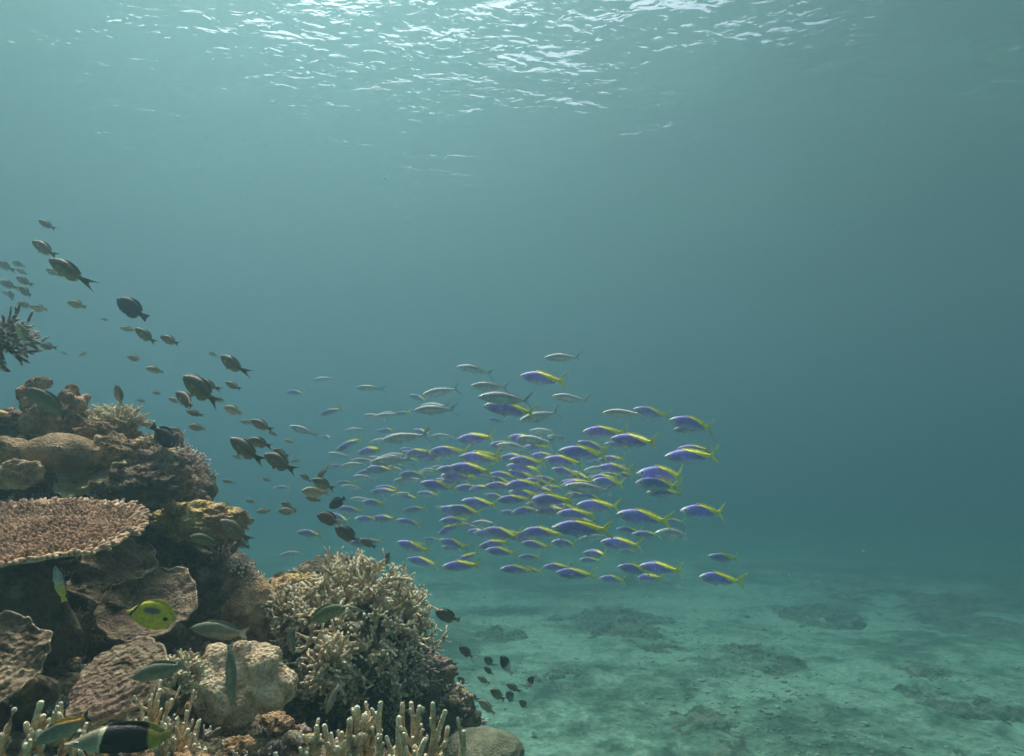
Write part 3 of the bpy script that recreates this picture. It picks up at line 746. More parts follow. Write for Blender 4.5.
def sk_silver(n, x, z, no):
    c = mixc(n, lin(n, x, z, 0, 1, 0, -.04, .07), (0.62, 0.70, 0.76), (0.30, 0.37, 0.42))
    c = mixc(n, lin(n, x, z, 0, 1, 0, .012, .020), c, (0.38, 0.43, 0.42))
    c = mixc(n, lin(n, x, z, 1, 0, 0, .12, .05), c, (0.66, 0.73, 0.78))
    return mixc(n, lin(n, x, z, 1, 0, 0, .93, .985), c, (0.10, 0.10, 0.10))
def sk_chromis(n, x, z, no):
    c = mixc(n, lin(n, x, z, 0, 1, 0, -.16, .05), (0.30, 0.25, 0.13), (0.15, 0.125, 0.07))
    c = mixc(n, lin(n, x, z, 1, 0, 0, .10, .0), c, (0.42, 0.36, 0.18))
    c = mixc(n, lin(n, x, z, 1, 0, 0, .70, .80), c, (0.09, 0.08, 0.05))
    return mixc(n, lin(n, x, z, 1, 0, 0, .84, .90), c, (0.22, 0.20, 0.10))
def sk_palechromis(n, x, z, no):
    c = mixc(n, lin(n, x, z, 0, 1, 0, -.14, .10), (0.52, 0.50, 0.38), (0.24, 0.22, 0.12))
    return mixc(n, lin(n, x, z, 1, 0, 0, .78, .86), c, (0.48, 0.46, 0.28))
def sk_black(n, x, z, no):
    return mixc(n, lin(n, x, z, 1, 0, 0, .2, .0), (0.022, 0.024, 0.026), (0.05, 0.05, 0.045))
def sk_damsel(n, x, z, no):
    c = mixc(n, lin(n, x, z, 0, 1, 0, -.18, .1), (0.16, 0.13, 0.08), (0.075, 0.065, 0.045))
    return mixc(n, lin(n, x, z, 1, 0, 0, .80, .86), c, (0.30, 0.26, 0.12))
def sk_wrasse(n, x, z, no):
    c = mixc(n, lin(n, x, z, 0, 1, 0, -.10, .08), (0.30, 0.30, 0.22), (0.11, 0.13, 0.085))
    c = mixc(n, lin(n, x, z, 0, 1, 0, -.02, -.005), c, (0.17, 0.19, 0.13))
    return mixc(n, lin(n, x, z, 1, 0, 0, .82, .92), c, (0.38, 0.40, 0.34))
def sk_green(n, x, z, no):
    c = mixc(n, lin(n, x, z, 0, 1, 0, -.10, .08), (0.22, 0.24, 0.12), (0.09, 0.12, 0.055))
    return mixc(n, lin(n, x, z, 1, 0, 0, .80, .95), c, (0.05, 0.06, 0.04))
def sk_butter(n, x, z, no):
    yel = mixc(n, lin(n, x, z, 0, 1, 0, -.25, .1), (0.85, 0.74, 0.06), (0.72, 0.64, 0.05))
    def disc(cx, cz, rx, rz, lo, hi):
        cb = nd(n, 'ShaderNodeCombineXYZ'); n.links.new(x, cb.inputs[0]); n.links.new(z, cb.inputs[2])
        mp = nd(n, 'ShaderNodeVectorMath', operation='SUBTRACT'); n.links.new(cb.outputs[0], mp.inputs[0]); mp.inputs[1].default_value = (cx, 0, cz)
        m2 = nd(n, 'ShaderNodeVectorMath', operation='DIVIDE'); n.links.new(mp.outputs[0], m2.inputs[0]); m2.inputs[1].default_value = (rx, 1, rz)
        ln = nd(n, 'ShaderNodeVectorMath', operation='LENGTH'); n.links.new(m2.outputs[0], ln.inputs[0])
        return ramp(n, [(lo, 1.0), (hi, 0.0)], ln.outputs['Value']).outputs[0]
    c = mixc(n, disc(.52, .10, .20, .075, .7, 1.0), yel, (0.16, 0.18, 0.13))
    c = mixc(n, disc(.80, -.03, .055, .050, .72, .92), c, (0.01, 0.01, 0.01))
    a = lin(n, x, z, 1, -.55, 0, .105, .125); b_ = lin(n, x, z, 1, -.55, 0, .175, .155)
    mm = nd(n, 'ShaderNodeMath', operation='MULTIPLY'); n.links.new(a, mm.inputs[0]); n.links.new(b_, mm.inputs[1])
    c = mixc(n, mm.outputs[0], c, (0.012, 0.012, 0.012))
    return mixc(n, lin(n, x, z, 1, 0, 0, .90, .95), c, (0.55, 0.52, 0.10))
def sk_halfblack(n, x, z, no):
    c = mixc(n, lin(n, x, z, 0, 1, 0, -.2, .15), (0.50, 0.46, 0.34), (0.26, 0.25, 0.17))
    c = mixc(n, lin(n, x, z, 1, 0, 0, .32, .355), c, (0.85, 0.78, 0.48))
    c = mixc(n, lin(n, x, z, 1, -.12, 0, .355, .37), c, (0.012, 0.012, 0.016))
    return mixc(n, lin(n, x, z, 1, 0, 0, .76, .80), c, (0.50, 0.36, 0.07))
def sk_orange(n, x, z, no):
    c = mixc(n, lin(n, x, z, 0, 1, 0, -.13, .10), (0.34, 0.34, 0.25), (0.13, 0.17, 0.13))
    c = mixc(n, lin(n, x, z, .35, 1, 0, .27, .31), c, (0.85, 0.42, 0.06))
    c = mixc(n, lin(n, x, z, -.2, -1, 0, .045, .065), c, (0.015, 0.015, 0.015))
    return mixc(n, lin(n, x, z, 1, 0, 0, .88, .93), c, (0.03, 0.035, 0.05))
def sk_cleaner(n, x, z, no):
    c = mixc(n, lin(n, x, z, 1, 0, 0, .25, .75), (0.50, 0.56, 0.66), (0.80, 0.62, 0.10))
    c = mixc(n, lin(n, x, z, 0, 1, 0, -.05, -.10), c, (0.90, 0.62, 0.05))
    return mixc(n, lin(n, x, z, 0, 1, 0, .07, .11), c, (0.02, 0.02, 0.30))
def sk_white(n, x, z, no):
    return mixc(n, lin(n, x, z, 1, 0, 0, .4, .6), (0.03, 0.03, 0.03), (0.75, 0.75, 0.72))
SK = dict(blue=fish_skin('blue_yellow_skin', sk_blue, .38, .5), faint=fish_skin('pale_blue_skin', sk_bluefaint, .38, .5), silver=fish_skin('silver_skin', sk_silver, .3, .6),
          chromis=fish_skin('brown_chromis_skin', sk_chromis, .5, .3, 46), pale=fish_skin('pale_chromis_skin', sk_palechromis, .5, .3, 46), black=fish_skin('black_skin', sk_black, .55, .25, 40), damsel=fish_skin('dark_damsel_skin', sk_damsel, .55, .25, 40),
          wrasse=fish_skin('olive_grey_skin', sk_wrasse, .5, .3, 60), green=fish_skin('green_skin', sk_green, .5, .3, 60), butter=fish_skin('yellow_skin', sk_butter, .5, .3, 50), half=fish_skin('half_black_skin', sk_halfblack, .5, .3, 50),
          orange=fish_skin('orange_edged_skin', sk_orange, .5, .3, 55), cleaner=fish_skin('blue_white_skin', sk_cleaner, .45, .3, 70), bicolor=fish_skin('black_white_skin', sk_white, .5, .3, 50))
m_eye, _n, _p = mat('fish_eye'); _p.inputs['Base Color'].default_value = (0.012, 0.012, 0.012, 1); _p.inputs['Roughness'].default_value = 0.15
m_iris, _n, _p = mat('fish_iris'); _p.inputs['Base Color'].default_value = (0.45, 0.42, 0.32, 1); _p.inputs['Roughness'].default_value = 0.3

def interp(tab, x):
    for (a, va), (b_, vb) in zip(tab, tab[1:]):
        if x <= b_:
            t = (x - a) / (b_ - a); t = t * t * (3 - 2 * t) if False else t
            return va + (vb - va) * t
    return tab[-1][1]
def smooth_tab(tab, x):
    return (interp(tab, max(0, x - .02)) + interp(tab, x) * 2 + interp(tab, min(tab[-1][0], x + .02))) / 4

SHAPE = {
 # body profiles: top and bottom half height, half width; body ends at 'end', tail fin to 1
 'fusilier': dict(top=[(0,.0),(.03,.030),(.10,.066),(.25,.105),(.42,.113),(.60,.080),(.74,.038),(.80,.024),(.84,.026)], bot=[(0,.0),(.03,.022),(.10,.055),(.25,.098),(.42,.110),(.60,.078),(.74,.036),(.80,.024),(.84,.026)], wid=.062, end=.84,
    tail=dict(root=.028, spread=.17, notch=.125, tipx=1.0, filament=0), dorsal=(.24,.74,.040,.018,.25), anal=(.52,.74,.034,.014,.2), pec=(.25,-.02,.13,.045), pelv=(.32,.085)),
 'chromis': dict(top=[(0,.0),(.03,.045),(.10,.100),(.24,.160),(.38,.175),(.54,.140),(.66,.080),(.73,.050),(.76,.045)], bot=[(0,.0),(.03,.036),(.10,.085),(.24,.150),(.38,.170),(.54,.140),(.66,.078),(.73,.048),(.76,.045)], wid=.085, end=.76,
    tail=dict(root=.045, spread=.14, notch=.13, tipx=1.0, filament=.03), dorsal=(.20,.66,.030,.040,.6), anal=(.46,.66,.028,.042,.6), pec=(.26,-.02,.15,.07), pelv=(.32,.16)),
 'damsel': dict(top=[(0,.0),(.03,.075),(.10,.155),(.24,.230),(.42,.250),(.62,.185),(.74,.085),(.80,.06),(.82,.06)], bot=[(0,.0),(.03,.055),(.10,.125),(.24,.215),(.42,.240),(.62,.180),(.74,.083),(.80,.06),(.82,.06)], wid=.10, end=.82,
    tail=dict(root=.06, spread=.125, notch=.03, tipx=1.0, filament=0), dorsal=(.18,.72,.035,.055,.65), anal=(.44,.72,.032,.055,.65), pec=(.27,-.02,.14,.07), pelv=(.32,.17)),
 'butterfly': dict(top=[(0,.008),(.06,.030),(.14,.105),(.26,.215),(.44,.285),(.64,.265),(.80,.165),(.87,.065),(.90,.05)], bot=[(0,.008),(.06,.030),(.14,.095),(.26,.190),(.44,.260),(.64,.245),(.80,.150),(.87,.062),(.90,.05)], wid=.07, end=.90,
    tail=dict(root=.05, spread=.075, notch=.0, tipx=1.0, filament=0), dorsal=(.22,.88,.04,.055,.85), anal=(.50,.88,.02,.055,.8), pec=(.30,-.03,.13,.06), pelv=(.34,.14)),
 'wrasse': dict(top=[(0,.0),(.03,.030),(.10,.075),(.26,.125),(.46,.135),(.66,.095),(.78,.048),(.84,.036),(.85,.036)], bot=[(0,.0),(.03,.026),(.10,.062),(.26,.110),(.46,.125),(.66,.092),(.78,.046),(.84,.036),(.85,.036)], wid=.065, end=.85,
    tail=dict(root=.036, spread=.10, notch=.055, tipx=1.0, filament=0), dorsal=(.22,.78,.030,.034,.6), anal=(.45,.78,.026,.030,.6), pec=(.25,-.01,.14,.05), pelv=(.32,.07)),
 'slim': dict(top=[(0,.0),(.03,.022),(.10,.050),(.26,.082),(.46,.088),(.66,.066),(.78,.042),(.84,.036),(.86,.036)], bot=[(0,.0),(.03,.020),(.10,.045),(.26,.078),(.46,.085),(.66,.062),(.78,.040),(.84,.036),(.86,.036)], wid=.055, end=.86,
    tail=dict(root=.036, spread=.062, notch=.01, tipx=1.0, filament=0), dorsal=(.24,.80,.026,.03,.5), anal=(.45,.80,.022,.026,.5), pec=(.24,-.01,.12,.04), pelv=(.30,.04)),
}
def fish_mesh(kind, skin, bend=0.0, name='fish', gape=0):
    S = SHAPE[kind]; b = MB(); NS = 26; NR = 16
    def by(x): return bend * max(0, x - .25) ** 2
    vs = []; fs = []
    for i in range(NS + 1):
        f = (i / NS); x = S['end'] * (f ** 1.25 if f < .5 else f - .5 + .5 ** 1.25 + (f - .5) * (1 - .5 ** 1.25 - .5) / .5)
        x = min(x, S['end'])
        T, B_ = smooth_tab(S['top'], x), smooth_tab(S['bot'], x)
        if i == 0: T, B_ = .004, .004
        wf = math.sin(min(1, (x / S['end']) ** .62) * PI * .94) ** .75 if x > 0 else 0
        W = max(.003, S['wid'] * wf + .006 * (x / S['end']))
        for k in range(NR):
            a = 2 * PI * k / NR; cz = math.cos(a); sy = math.sin(a)
            vs.append((x, by(x) + W * math.copysign(abs(sy) ** .9, sy), (T if cz > 0 else B_) * math.copysign(abs(cz) ** .95, cz)))
    for i in range(NS):
        for k in range(NR):
            k2 = (k + 1) % NR; fs.append((i * NR + k, (i + 1) * NR + k, (i + 1) * NR + k2, i * NR + k2))
    fs.append(tuple(range(NR))); fs.append(tuple(NS * NR + k for k in reversed(range(NR))))
    b.add(vs, fs)
    def fin(root, tip, th=.006, y0=0.0, dy=0.0, n=None):
        """a fin web between a root line and a free edge, thinning outwards"""
        N = len(root); vs = []; M_ = 4
        for side in (1, -1):
            for j in range(M_ + 1):
                g = j / M_
                for i in range(N):
                    x = root[i][0] + (tip[i][0] - root[i][0]) * g; z = root[i][1] + (tip[i][1] - root[i][1]) * g
                    w = th * (1 - g * .85) * (.6 if i in (0, N - 1) else 1) * (1 + .35 * (-1) ** i)
                    vs.append((x, by(x) + y0 + dy * g + side * w * .5, z))
        fs = []; K = (M_ + 1) * N
        for j in range(M_):
            for i in range(N - 1):
                a, b1, c, d = j * N + i, j * N + i + 1, (j + 1) * N + i + 1, (j + 1) * N + i
                fs.append((a, b1, c, d)); fs.append((K + a, K + d, K + c, K + b1))
        for i in range(N - 1): fs.append((M_ * N + i, M_ * N + i + 1, K + M_ * N + i + 1, K + M_ * N + i)); fs.append((i, K + i, K + i + 1, i + 1))
        for j in range(M_):
            fs.append((j * N, (j + 1) * N, K + (j + 1) * N, K + j * N)); q = N - 1
            fs.append((j * N + q, K + j * N + q, K + (j + 1) * N + q, (j + 1) * N + q))
        b.add(vs, fs)
    # tail fin: two lobes meeting in the fork
    t = S['tail']; e = S['end'] - .02; N = 11
    root = []; tip = []
    for i in range(N):
        s = 1 - 2 * i / (N - 1)
        root.append((e, s * t['root'])); aa = abs(s)
        xx = t['tipx'] - t['notch'] * (1 - aa ** (.95 if kind == 'fusilier' else 1.2)) - (0 if t['notch'] else .03 * aa ** 2) + (t['filament'] if aa > .95 else 0)
        tip.append((xx, s * t['spread'] * (1 if aa > .95 or not t['notch'] else .95)))
    fin(root, tip, .010)
    # dorsal and anal fins follow the back and the belly
    for key, sgn, tab in (('dorsal', 1, 'top'), ('anal', -1, 'bot')):
        x0, x1, h0, h1, pk = S[key]; N = 13; root = []; tip = []
        for i in range(N):
            f = i / (N - 1); x = x0 + (x1 - x0) * f; base = smooth_tab(S[tab], x)
            h = (h0 + (h1 - h0) * min(1, f / pk)) if f < pk else h1 * (1 - (f - pk) / (1 - pk) * .75)
            if f < .12: h *= f / .12 * .9 + .1
            root.append((x, sgn * (base - .012))); tip.append((min(x + .05 + .35 * h * f, x1 + .10), sgn * (base + h)))
        fin(root, tip, .009)
    px, pz, pl, pw = S['pec']
    for side in (1, -1):
        W = S['wid'] * .92
        root = [(px, pz + pw * .35), (px + .004, pz), (px + .008, pz - pw * .35)]
        tip = [(px + pl, pz + pw * .6 - .02), (px + pl * 1.04, pz - .02), (px + pl * .8, pz - pw * .7 - .02)]
        fin(root, tip, .006, side * W, side * pl * .38)
        px2, pd = S['pelv']
        root = [(px2, -pd * .8), (px2 + .03, -pd * .82), (px2 + .05, -pd * .8)]
        tip = [(px2 + .09, -pd - .055), (px2 + .11, -pd - .03), (px2 + .12, -pd - .005)]
        fin(root, tip, .006, side * .012, side * .02)
    # eyes
    ex = .085 if kind != 'butterfly' else .135; T = smooth_tab(S['top'], ex)
    er = .021 if kind in ('fusilier', 'slim', 'wrasse') else .032
    ez = T * .30
    xw = (ex / S['end']) ** .62; W = S['wid'] * math.sin(xw * PI * .94) ** .75 + .001
    for side in (1, -1):
        for (rr, mi, off) in ((er, 2, 0), (er * .66, 1, er * .22)):
            b.add([(ex + q.x * rr, side * (W * .90 + off) + q.y * rr * .42, ez + q.z * rr) for q in ICO[2][0]], ICO[2][1], mi)
    return b.mesh(name, [skin, m_eye, m_iris])

BENDS = (-.5, -.3, -.12, .04, .2, .4, .6)
_fm = {}
def fmesh(kind, skin, i):
    k = (kind, skin, i % 7)
    if k not in _fm: _fm[k] = fish_mesh(kind, SK[skin], BENDS[i % 7], kind)
    return _fm[k]
frnd = random.Random(99)
FISH = []
def put_fish(name, kind, skin, h, t, size, label=None, cat='fish', group=None, d=None, yaw=None, roll=0, sc_z=1.0, var=None):
    """h and t: photo pixels of nose and tail tip; the animal's real length fixes how far away it swims"""
    pix = math.hypot(t[0] - h[0], t[1] - h[1])
    if yaw is None: yaw = max(-34, min(34, frnd.gauss(0, 14)))
    if d is None: d = size * math.cos(R(yaw)) * FPX / pix
    else: size = pix * d / FPX / math.cos(R(yaw))
    sh = size * math.sin(R(yaw))
    H = at(h[0], h[1], d - sh / 2); T_ = at(t[0], t[1], d + sh / 2)
    X = (T_ - H).normalized(); L = (T_ - H).length
    up = Vector((0, 0, 1)) if abs(X.z) < .93 else Vector((math.copysign(1, roll or 1) , 0, .2))
    Y = up.cross(X).normalized(); Z = X.cross(Y)
    if roll: Z = Matrix.Rotation(R(roll), 3, X) @ Z; Y = Z.cross(X)
    o = bpy.data.objects.new(name, fmesh(kind, skin, frnd.randrange(7) if var is None else var)); C.objects.link(o)
    mw = Matrix(((X.x, Y.x, Z.x, H.x), (X.y, Y.y, Z.y, H.y), (X.z, Y.z, Z.z, H.z), (0, 0, 0, 1)))
    o.matrix_world = mw @ Matrix.Diagonal((L, L, L * sc_z, 1))
    if label: tag(o, label, cat, group)
    FISH.append(o); o_c = ((h[0] + t[0]) / 2, (h[1] + t[1]) / 2)
    return o, o_c, pix

# ---- the school of fusiliers: kind, nose px, tail px
SCH = """
S 456 367 495 372
D 470 386 511 387
S 422 395 461 388
S 413 411 456 408
S 420 406 452 407
S 478 397 535 400
B 520 376 565 381
B 483 406 535 412
S 519 421 561 411
S 552 396 591 401
S 372 418 400 413
f 392 415 411 412
D 381 441 431 434
S 431 436 457 437
B 456 440 495 437
B 431 452 466 450
B 415 456 444 454
B 461 458 500 454
S 496 445 534 449
S 517 438 556 443
S 529 431 556 431
S 547 437 568 438
f 488 419 506 421
f 375 431 393 431
S 380 457 412 455
S 544 358 583 357
S 602 413 645 414
B 633 409 669 416
B 669 420 716 427
f 673 430 705 428
B 582 432 626 432
B 610 439 658 442
f 604 444 631 447
B 558 451 608 455
B 577 442 606 449
B 544 459 582 463
B 664 457 717 455
f 677 449 712 449
B 551 469 579 475
S 583 471 614 467
S 616 466 640 470
B 636 474 690 475
B 608 475 634 475
f 587 462 603 462
S 375 460 410 457
B 414 456 441 459
B 430 451 465 451
B 459 457 499 459
f 497 458 516 459
f 530 461 547 463
f 389 466 406 465
S 428 469 449 466
B 449 467 491 471
f 398 475 427 474
S 393 481 425 479
B 440 476 477 477
B 420 483 456 488
B 455 488 484 488
B 488 475 517 476
f 532 478 560 481
B 526 488 553 491
f 485 495 506 497
B 497 500 531 499
B 531 500 572 499
f 370 492 400 491
S 390 497 414 492
B 461 501 495 505
S 434 507 451 508
B 448 507 481 513
f 411 509 428 509
f 370 519 399 518
f 396 520 423 525
B 437 535 461 522
S 472 523 499 523
f 467 532 488 531
B 485 529 519 536
B 397 542 428 551
f 423 539 440 540
B 439 540 468 547
B 478 547 509 541
B 485 550 517 553
B 406 559 438 564
B 454 564 478 552
B 442 567 480 564
B 523 531 562 533
B 521 543 549 546
f 518 557 542 557
B 517 569 542 571
f 528 512 553 514
B 549 508 580 508
f 551 527 572 529
f 635 483 680 486
f 646 493 679 492
B 592 481 624 484
D 564 486 615 491
B 576 505 617 506
B 556 514 595 514
B 616 514 669 520
B 663 522 684 521
B 680 511 726 513
B 552 528 608 528
S 578 540 610 535
B 600 542 641 545
f 616 529 640 531
f 632 534 662 535
D 655 533 697 536
B 540 535 563 533
f 551 542 580 545
f 583 553 611 554
f 579 560 601 560
B 543 567 571 567
B 555 573 592 574
B 599 578 627 581
B 617 567 650 571
B 639 566 681 570
B 637 578 662 577
B 708 556 740 560
B 699 577 736 580
f 620 551 637 552
S 313 380 335 378
S 356 388 384 388
f 286 392 306 393
f 319 415 343 408
S 364 415 388 419
S 379 414 400 413
S 289 426 319 435
f 320 437 335 438
S 344 431 367 429
f 336 451 363 437
S 328 453 350 457
B 357 453 385 449
f 380 431 396 430
S 369 443 392 438
S 369 463 410 458
S 339 467 367 463
f 336 483 356 483
f 273 488 291 487
S 350 499 373 500
f 336 508 365 512
f 354 519 379 519
f 297 532 324 535
S 279 556 305 551
f 365 503 386 505
f 360 543 383 540
B 506 466 540 470
B 560 482 590 485
f 500 512 523 514
f 570 520 596 522
f 327 514 352 521
f 403 511 428 507
B 432 481 456 482
f 355 475 379 469
S 461 473 483 474
B 361 502 387 504
f 404 549 426 544
f 440 472 463 476
S 451 477 478 473
f 418 472 438 469
S 368 457 393 463
S 467 474 496 480
f 406 546 427 543
f 459 466 483 469
f 366 469 394 469
f 441 547 464 549
f 342 564 361 561
f 349 543 377 543
B 397 496 419 498
f 331 465 350 469
B 413 430 431 434
f 468 491 490 486
f 409 395 429 401
S 454 524 480 527
B 405 454 431 451
S 353 476 378 480
f 535 512 569 508
B 511 513 540 508
B 564 497 590 494
f 595 477 622 474
f 579 494 603 500
B 508 437 539 442
B 521 449 550 446
B 515 536 543 532
B 500 569 533 570
B 561 486 593 481
B 538 489 562 487
B 508 537 536 539
f 526 504 558 506
f 515 476 540 479
B 473 533 501 534
B 590 478 618 478
B 508 471 535 478
B 509 460 542 463
B 530 456 558 456
f 484 478 513 483
B 438 483 468 479
f 436 470 471 469
B 598 467 631 469
f 579 505 611 511
f 522 481 554 484
B 508 492 538 495
B 439 508 468 514
B 492 535 522 533
B 489 445 520 445
B 575 489 602 487
f 500 458 527 456
B 439 521 467 520
B 485 486 516 486
B 505 486 538 484
f 598 460 626 458
B 531 499 567 497
B 564 472 591 479
B 513 492 539 498
f 399 460 419 460
S 382 467 407 471
S 350 461 377 460
f 417 493 440 495
f 384 438 405 434
S 419 473 441 473
S 341 486 366 489
f 375 488 402 489
f 368 468 394 465
f 400 449 421 453
S 421 483 448 486
f 402 452 425 454
"""
NM = dict(B=('blue', 'blue and yellow fusilier', 'violet blue fusiliers with yellow tails in the school'), f=('faint', 'hazy blue fusilier', 'small hazy blue fusiliers in the school'),
          S=('silver', 'silver grey fusilier', 'silver grey fusiliers in the school'), D=('silver', 'dark tailed fusilier', 'grey fusiliers with dark forked tails'))
ORD = ['first', 'second', 'third', 'fourth', 'fifth', 'sixth', 'seventh', 'eighth', 'ninth', 'tenth', 'eleventh', 'twelfth', 'thirteenth', 'fourteenth', 'fifteenth', 'sixteenth']
def cell_labels(items, cols, rows, tail):
    """items: (object, (x, y), phrase). Fish of one look sharing a cell are told apart by their order from the left"""
    cells = {}
    for o, c, ph in items:
        cx = next(n for lim, n in cols if c[0] < lim); ry = next(n for lim, n in rows if c[1] < lim)
        cells.setdefault((ph, ry, cx), []).append((c[0], o))
    for (ph, ry, cx), l in cells.items():
        l.sort(key=lambda q: q[0])
        where = (ry + ' ' + cx).strip()
        for i, (x, o) in enumerate(l):
            o['label'] = (f'{ph} in the {where} {tail}' if len(l) == 1 else f'{ph}, {ORD[i]} from left in the {where} {tail}')
items = []
for ln in SCH.strip().splitlines():
    k, a, b_, c_, d_ = ln.split(); sk, ph, grp = NM[k]
    size = {'B': .26, 'f': .21, 'S': .245, 'D': .29}[k] * frnd.uniform(.93, 1.07)
    tx, ty = float(c_), float(d_)
    if k == 'B': tx += (tx - float(a)) * .07; ty += (ty - float(b_)) * .07
    pixl = math.hypot(tx - float(a), ty - float(b_))
    if k == 'f': size *= 1.1
    o, c, pix = put_fish('fusilier', 'fusilier', sk, (float(a), float(b_)), (tx, ty), size, sc_z=(1.0 if k in 'SD' else 1.15), roll=frnd.uniform(-6, 6))
    tag(o, None, 'fish', grp); items.append((o, c, ph))
cell_labels(items, [(352, 'left fringe'), (420, 'left part'), (480, 'centre left'), (540, 'centre'), (600, 'centre right'), (650, 'right part'), (9999, 'right tip')],
            [(402, 'top'), (428, 'upper'), (450, 'mid upper'), (478, 'middle'), (504, 'mid lower'), (540, 'lower'), (9999, 'bottom')], 'of the school')

# ---- brown chromis and damsels over the reef: look, nose, tail, real length
DAM = """
c 38 220 57 230 .10
c 32 241 58 257 .115
c 49 259 87 283 .125
p 46 269 62 276 .09
c -2 262 11 270 .10
c 16 269 28 275 .09
c 16 277 32 285 .09
p 0 281 16 288 .09
c 19 287 33 297 .09
c 9 290 14 302 .09
p 17 303 34 307 .09
p 30 307 50 310 .09
p 67 302 89 308 .09
b 117 299 146 318 .13
p 120 328 136 330 .09
c 135 328 157 344 .11
c 160 336 181 345 .10
c 40 345 57 348 .085
p 79 356 90 352 .09
p 127 357 144 360 .09
p 145 368 166 372 .09
c 221 356 243 373 .115
c 225 382 243 390 .10
p 136 400 147 402 .08
c 183 376 220 405 .13
c 186 375 206 382 .10
c 198 380 220 390 .11
c 176 392 200 410 .11
p 168 398 183 403 .09
c 186 411 205 416 .09
p 224 407 245 414 .09
c 250 420 275 431 .11
p 240 421 254 424 .09
p 169 428 186 434 .09
p 188 426 207 429 .09
c 230 438 263 463 .135
c 248 439 273 447 .10
c 264 454 297 472 .13
c 273 449 290 457 .10
c 318 479 327 465 .10
c 300 474 312 482 .09
c 312 479 335 490 .10
p 301 491 331 493 .13
c 305 497 322 501 .10
b 329 508 347 497 .10
d 317 515 342 523 .11
d 335 527 359 542 .12
c 281 502 295 510 .09
c 360 539 377 548 .10
p 217 505 235 509 .10
p 236 517 249 511 .09
p 256 512 273 510 .10
p 278 511 299 511 .10
p 201 475 214 480 .08
p 204 486 221 491 .08
c 220 520 252 542 .13
c 233 541 251 548 .10
c 389 552 383 571 .10
d 435 611 459 622 .11
d 459 647 473 657 .10
c 438 659 458 667 .10
c 457 676 467 687 .09
d 484 657 494 666 .09
d 484 667 493 675 .09
p 477 676 490 685 .09
c 506 684 522 692 .10
c 490 689 506 701 .10
d 506 692 516 703 .10
d 519 700 528 709 .09
w 501 656 510 674 .10
w 533 676 527 689 .09
c 465 694 481 702 .11
p 12 262 24 266 .09
p 2 292 14 296 .09
p 60 352 69 355 .09
p 100 318 110 321 .09
p 152 392 163 394 .09
p 208 352 218 357 .09
p 214 398 226 402 .09
p 232 455 243 459 .09
p 222 480 234 483 .09
p 262 478 273 482 .09
p 246 500 256 503 .09
p 268 432 279 436 .09
p 290 462 301 459 .09
p 284 440 296 443 .09
p 478 700 497 714 .12
"""
LK = dict(c=('chromis', 'chromis', 'brown chromis'), p=('pale', 'chromis', 'pale chromis'), b=('black', 'damsel', 'black damselfish'), d=('damsel', 'damsel', 'round dark damselfish'), w=('bicolor', 'damsel', 'half white damselfish'))
it2 = []
for ln in DAM.strip().splitlines():
    k, a, b_, c_, d_, s_ = ln.split(); sk, knd, ph = None, None, None
    sk, knd, ph = LK[k]
    o, c, pix = put_fish('damselfish' if k in 'bdw' else 'chromis', knd, sk, (float(a), float(b_)), (float(c_), float(d_)), float(s_), sc_z=frnd.uniform(.9, 1.08))
    tag(o, None, 'fish', 'small reef fish over the corals'); it2.append((o, c, ph))
def swarm_place(c):
    x, y = c
    if x < 112: return 'top left group' if y < 300 else 'group by the left edge corals'
    if x < 185 and y < 378: return 'loose row above the reef crest'
    if x < 252 and y < 416: return 'cluster right of the reef crest'
    if x < 210 and y < 500: return 'faint group right of the crest corals'
    if x > 430: return 'group over the sand' if y < 675 else 'lowest group over the sand'
    if x < 310 and y < 480: return 'group between the reef crest and the school'
    if x < 300: return 'group by the yellow olive ledge'
    return 'cluster above the staghorn thicket'
cl = {}
for o, c, ph in it2: cl.setdefault((ph, swarm_place(c)), []).append((c[0], o))
for (ph, pl), l in cl.items():
    l.sort(key=lambda q: q[0])
    for i, (x, o) in enumerate(l): o['label'] = f'{ph} in the {pl}' if len(l) == 1 else f'{ph}, {ORD[i]} from left in the {pl}'

# ---- single fish, each its own
put_fish('butterflyfish', 'butterfly', 'butter', (126, 611), (176, 619), .13, 'yellow butterflyfish with black tail spot and eye stripe before the scalloped plate coral', d=1.62, yaw=6, var=3)
put_fish('butterflyfish', 'butterfly', 'half', (64, 744), (172, 735), .2, 'butterflyfish with pale front and black rear body at the bottom left', d=1.06, yaw=8, sc_z=.50, var=3)
put_fish('surgeonfish', 'wrasse', 'orange', (33, 744), (90, 716), .2, 'grey fish with orange back edge and dark tail by the finger coral corner', d=1.07, yaw=8, sc_z=1.1, var=3)
put_fish('wrasse', 'wrasse', 'wrasse', (190, 628), (248, 634), .16, 'olive grey fish facing left between the scalloped plate and staghorn thicket', d=1.85, yaw=5, sc_z=1.08, var=3)
put_fish('wrasse', 'wrasse', 'wrasse', (131, 678), (186, 664), .16, 'olive grey fish across the face of the bowl shaped plate coral', d=1.18, yaw=-6, var=3)
put_fish('wrasse', 'slim', 'wrasse', (232, 705), (229, 644), .16, 'slender grey fish swimming head down before the pale lobed boulder', d=1.55, yaw=0, roll=60, var=3)
put_fish('wrasse', 'slim', 'wrasse', (294, 655), (288, 628), .12, 'small grey fish hanging nose down left of the staghorn thicket', d=1.95, yaw=0, roll=40, sc_z=1.4, var=3)
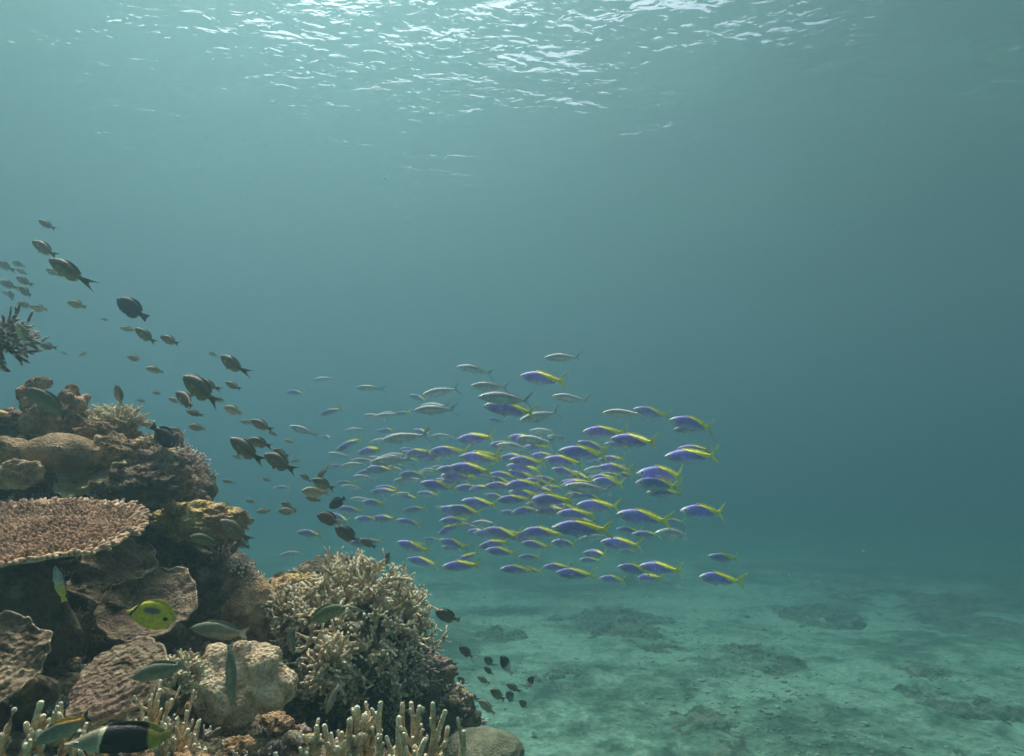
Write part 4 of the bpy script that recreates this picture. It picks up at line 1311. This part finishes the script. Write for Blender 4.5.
put_fish('wrasse', 'slim', 'wrasse', (326, 714), (338, 684), .12, 'pale grey fish nosing down below the staghorn thicket', d=1.85, yaw=0, roll=-30, sc_z=1.5, var=3)
put_fish('wrasse', 'wrasse', 'green', (346, 607), (306, 621), .14, 'dark green fish facing right over the front of the staghorn thicket', d=1.95, yaw=8, sc_z=1.2, var=3)
put_fish('parrotfish', 'wrasse', 'green', (26, 388), (67, 416), .18, 'large green fish in front of the brown knobbly coral', d=2.15, yaw=6, sc_z=1.25, var=3)
put_fish('chromis', 'chromis', 'green', (189, 537), (223, 543), .12, 'greenish fish under the lip of the yellow olive ledge', d=2.0, yaw=5, var=3)
put_fish('chromis', 'chromis', 'pale', (17, 322), (27, 345), .1, 'yellow brown fish among the dark branches at the left edge', d=1.9, yaw=5, var=3)
put_fish('chromis', 'chromis', 'pale', (116, 384), (122, 408), .1, 'pale yellow fish swimming upright above the crest coral bush', d=2.35, yaw=5, var=3)
put_fish('damselfish', 'damsel', 'black', (174, 447), (152, 425), .1, 'black triangular damselfish tucked behind the crest right of the coral bush', d=2.25, yaw=15, var=3)
put_fish('cleaner_wrasse', 'slim', 'cleaner', (55, 566), (64, 602), .1, 'small white and yellow fish with blue back edge under the table coral', d=1.62, yaw=0, roll=0, sc_z=1.5, var=3)
put_fish('goby', 'slim', 'pale', (348, 606), (365, 612), .06, 'tiny pinkish fish on the staghorn thicket beside the dark green fish', d=1.95, yaw=5, var=3)

# ---- drifting specks in the water
def specks():
    rnd = random.Random(8); b = MB()
    for _ in range(1700):
        y = rnd.uniform(.8, 6.0); x = rnd.uniform(-.8 * y, .85 * y); z = rnd.uniform(-.45 * y, .75 * y)
        if z > SURF_Z - .4 or z < SEA_Z + .3: continue
        r = rnd.uniform(.0007, .0016) * (.5 + .3 * y); c = Vector((x, y, z))
        b.add([c + q * r * (1 + .4 * noise.noise(q * 3 + c)) for q in ICO[1][0]], ICO[1][1])
    m, n, p = mat('drifting_particle'); p.inputs['Base Color'].default_value = (.55, .55, .5, 1); p.inputs['Roughness'].default_value = .9
    p.inputs['Alpha'].default_value = .55
    tag(b.build('suspended_particles', m), kind='stuff')
specks()
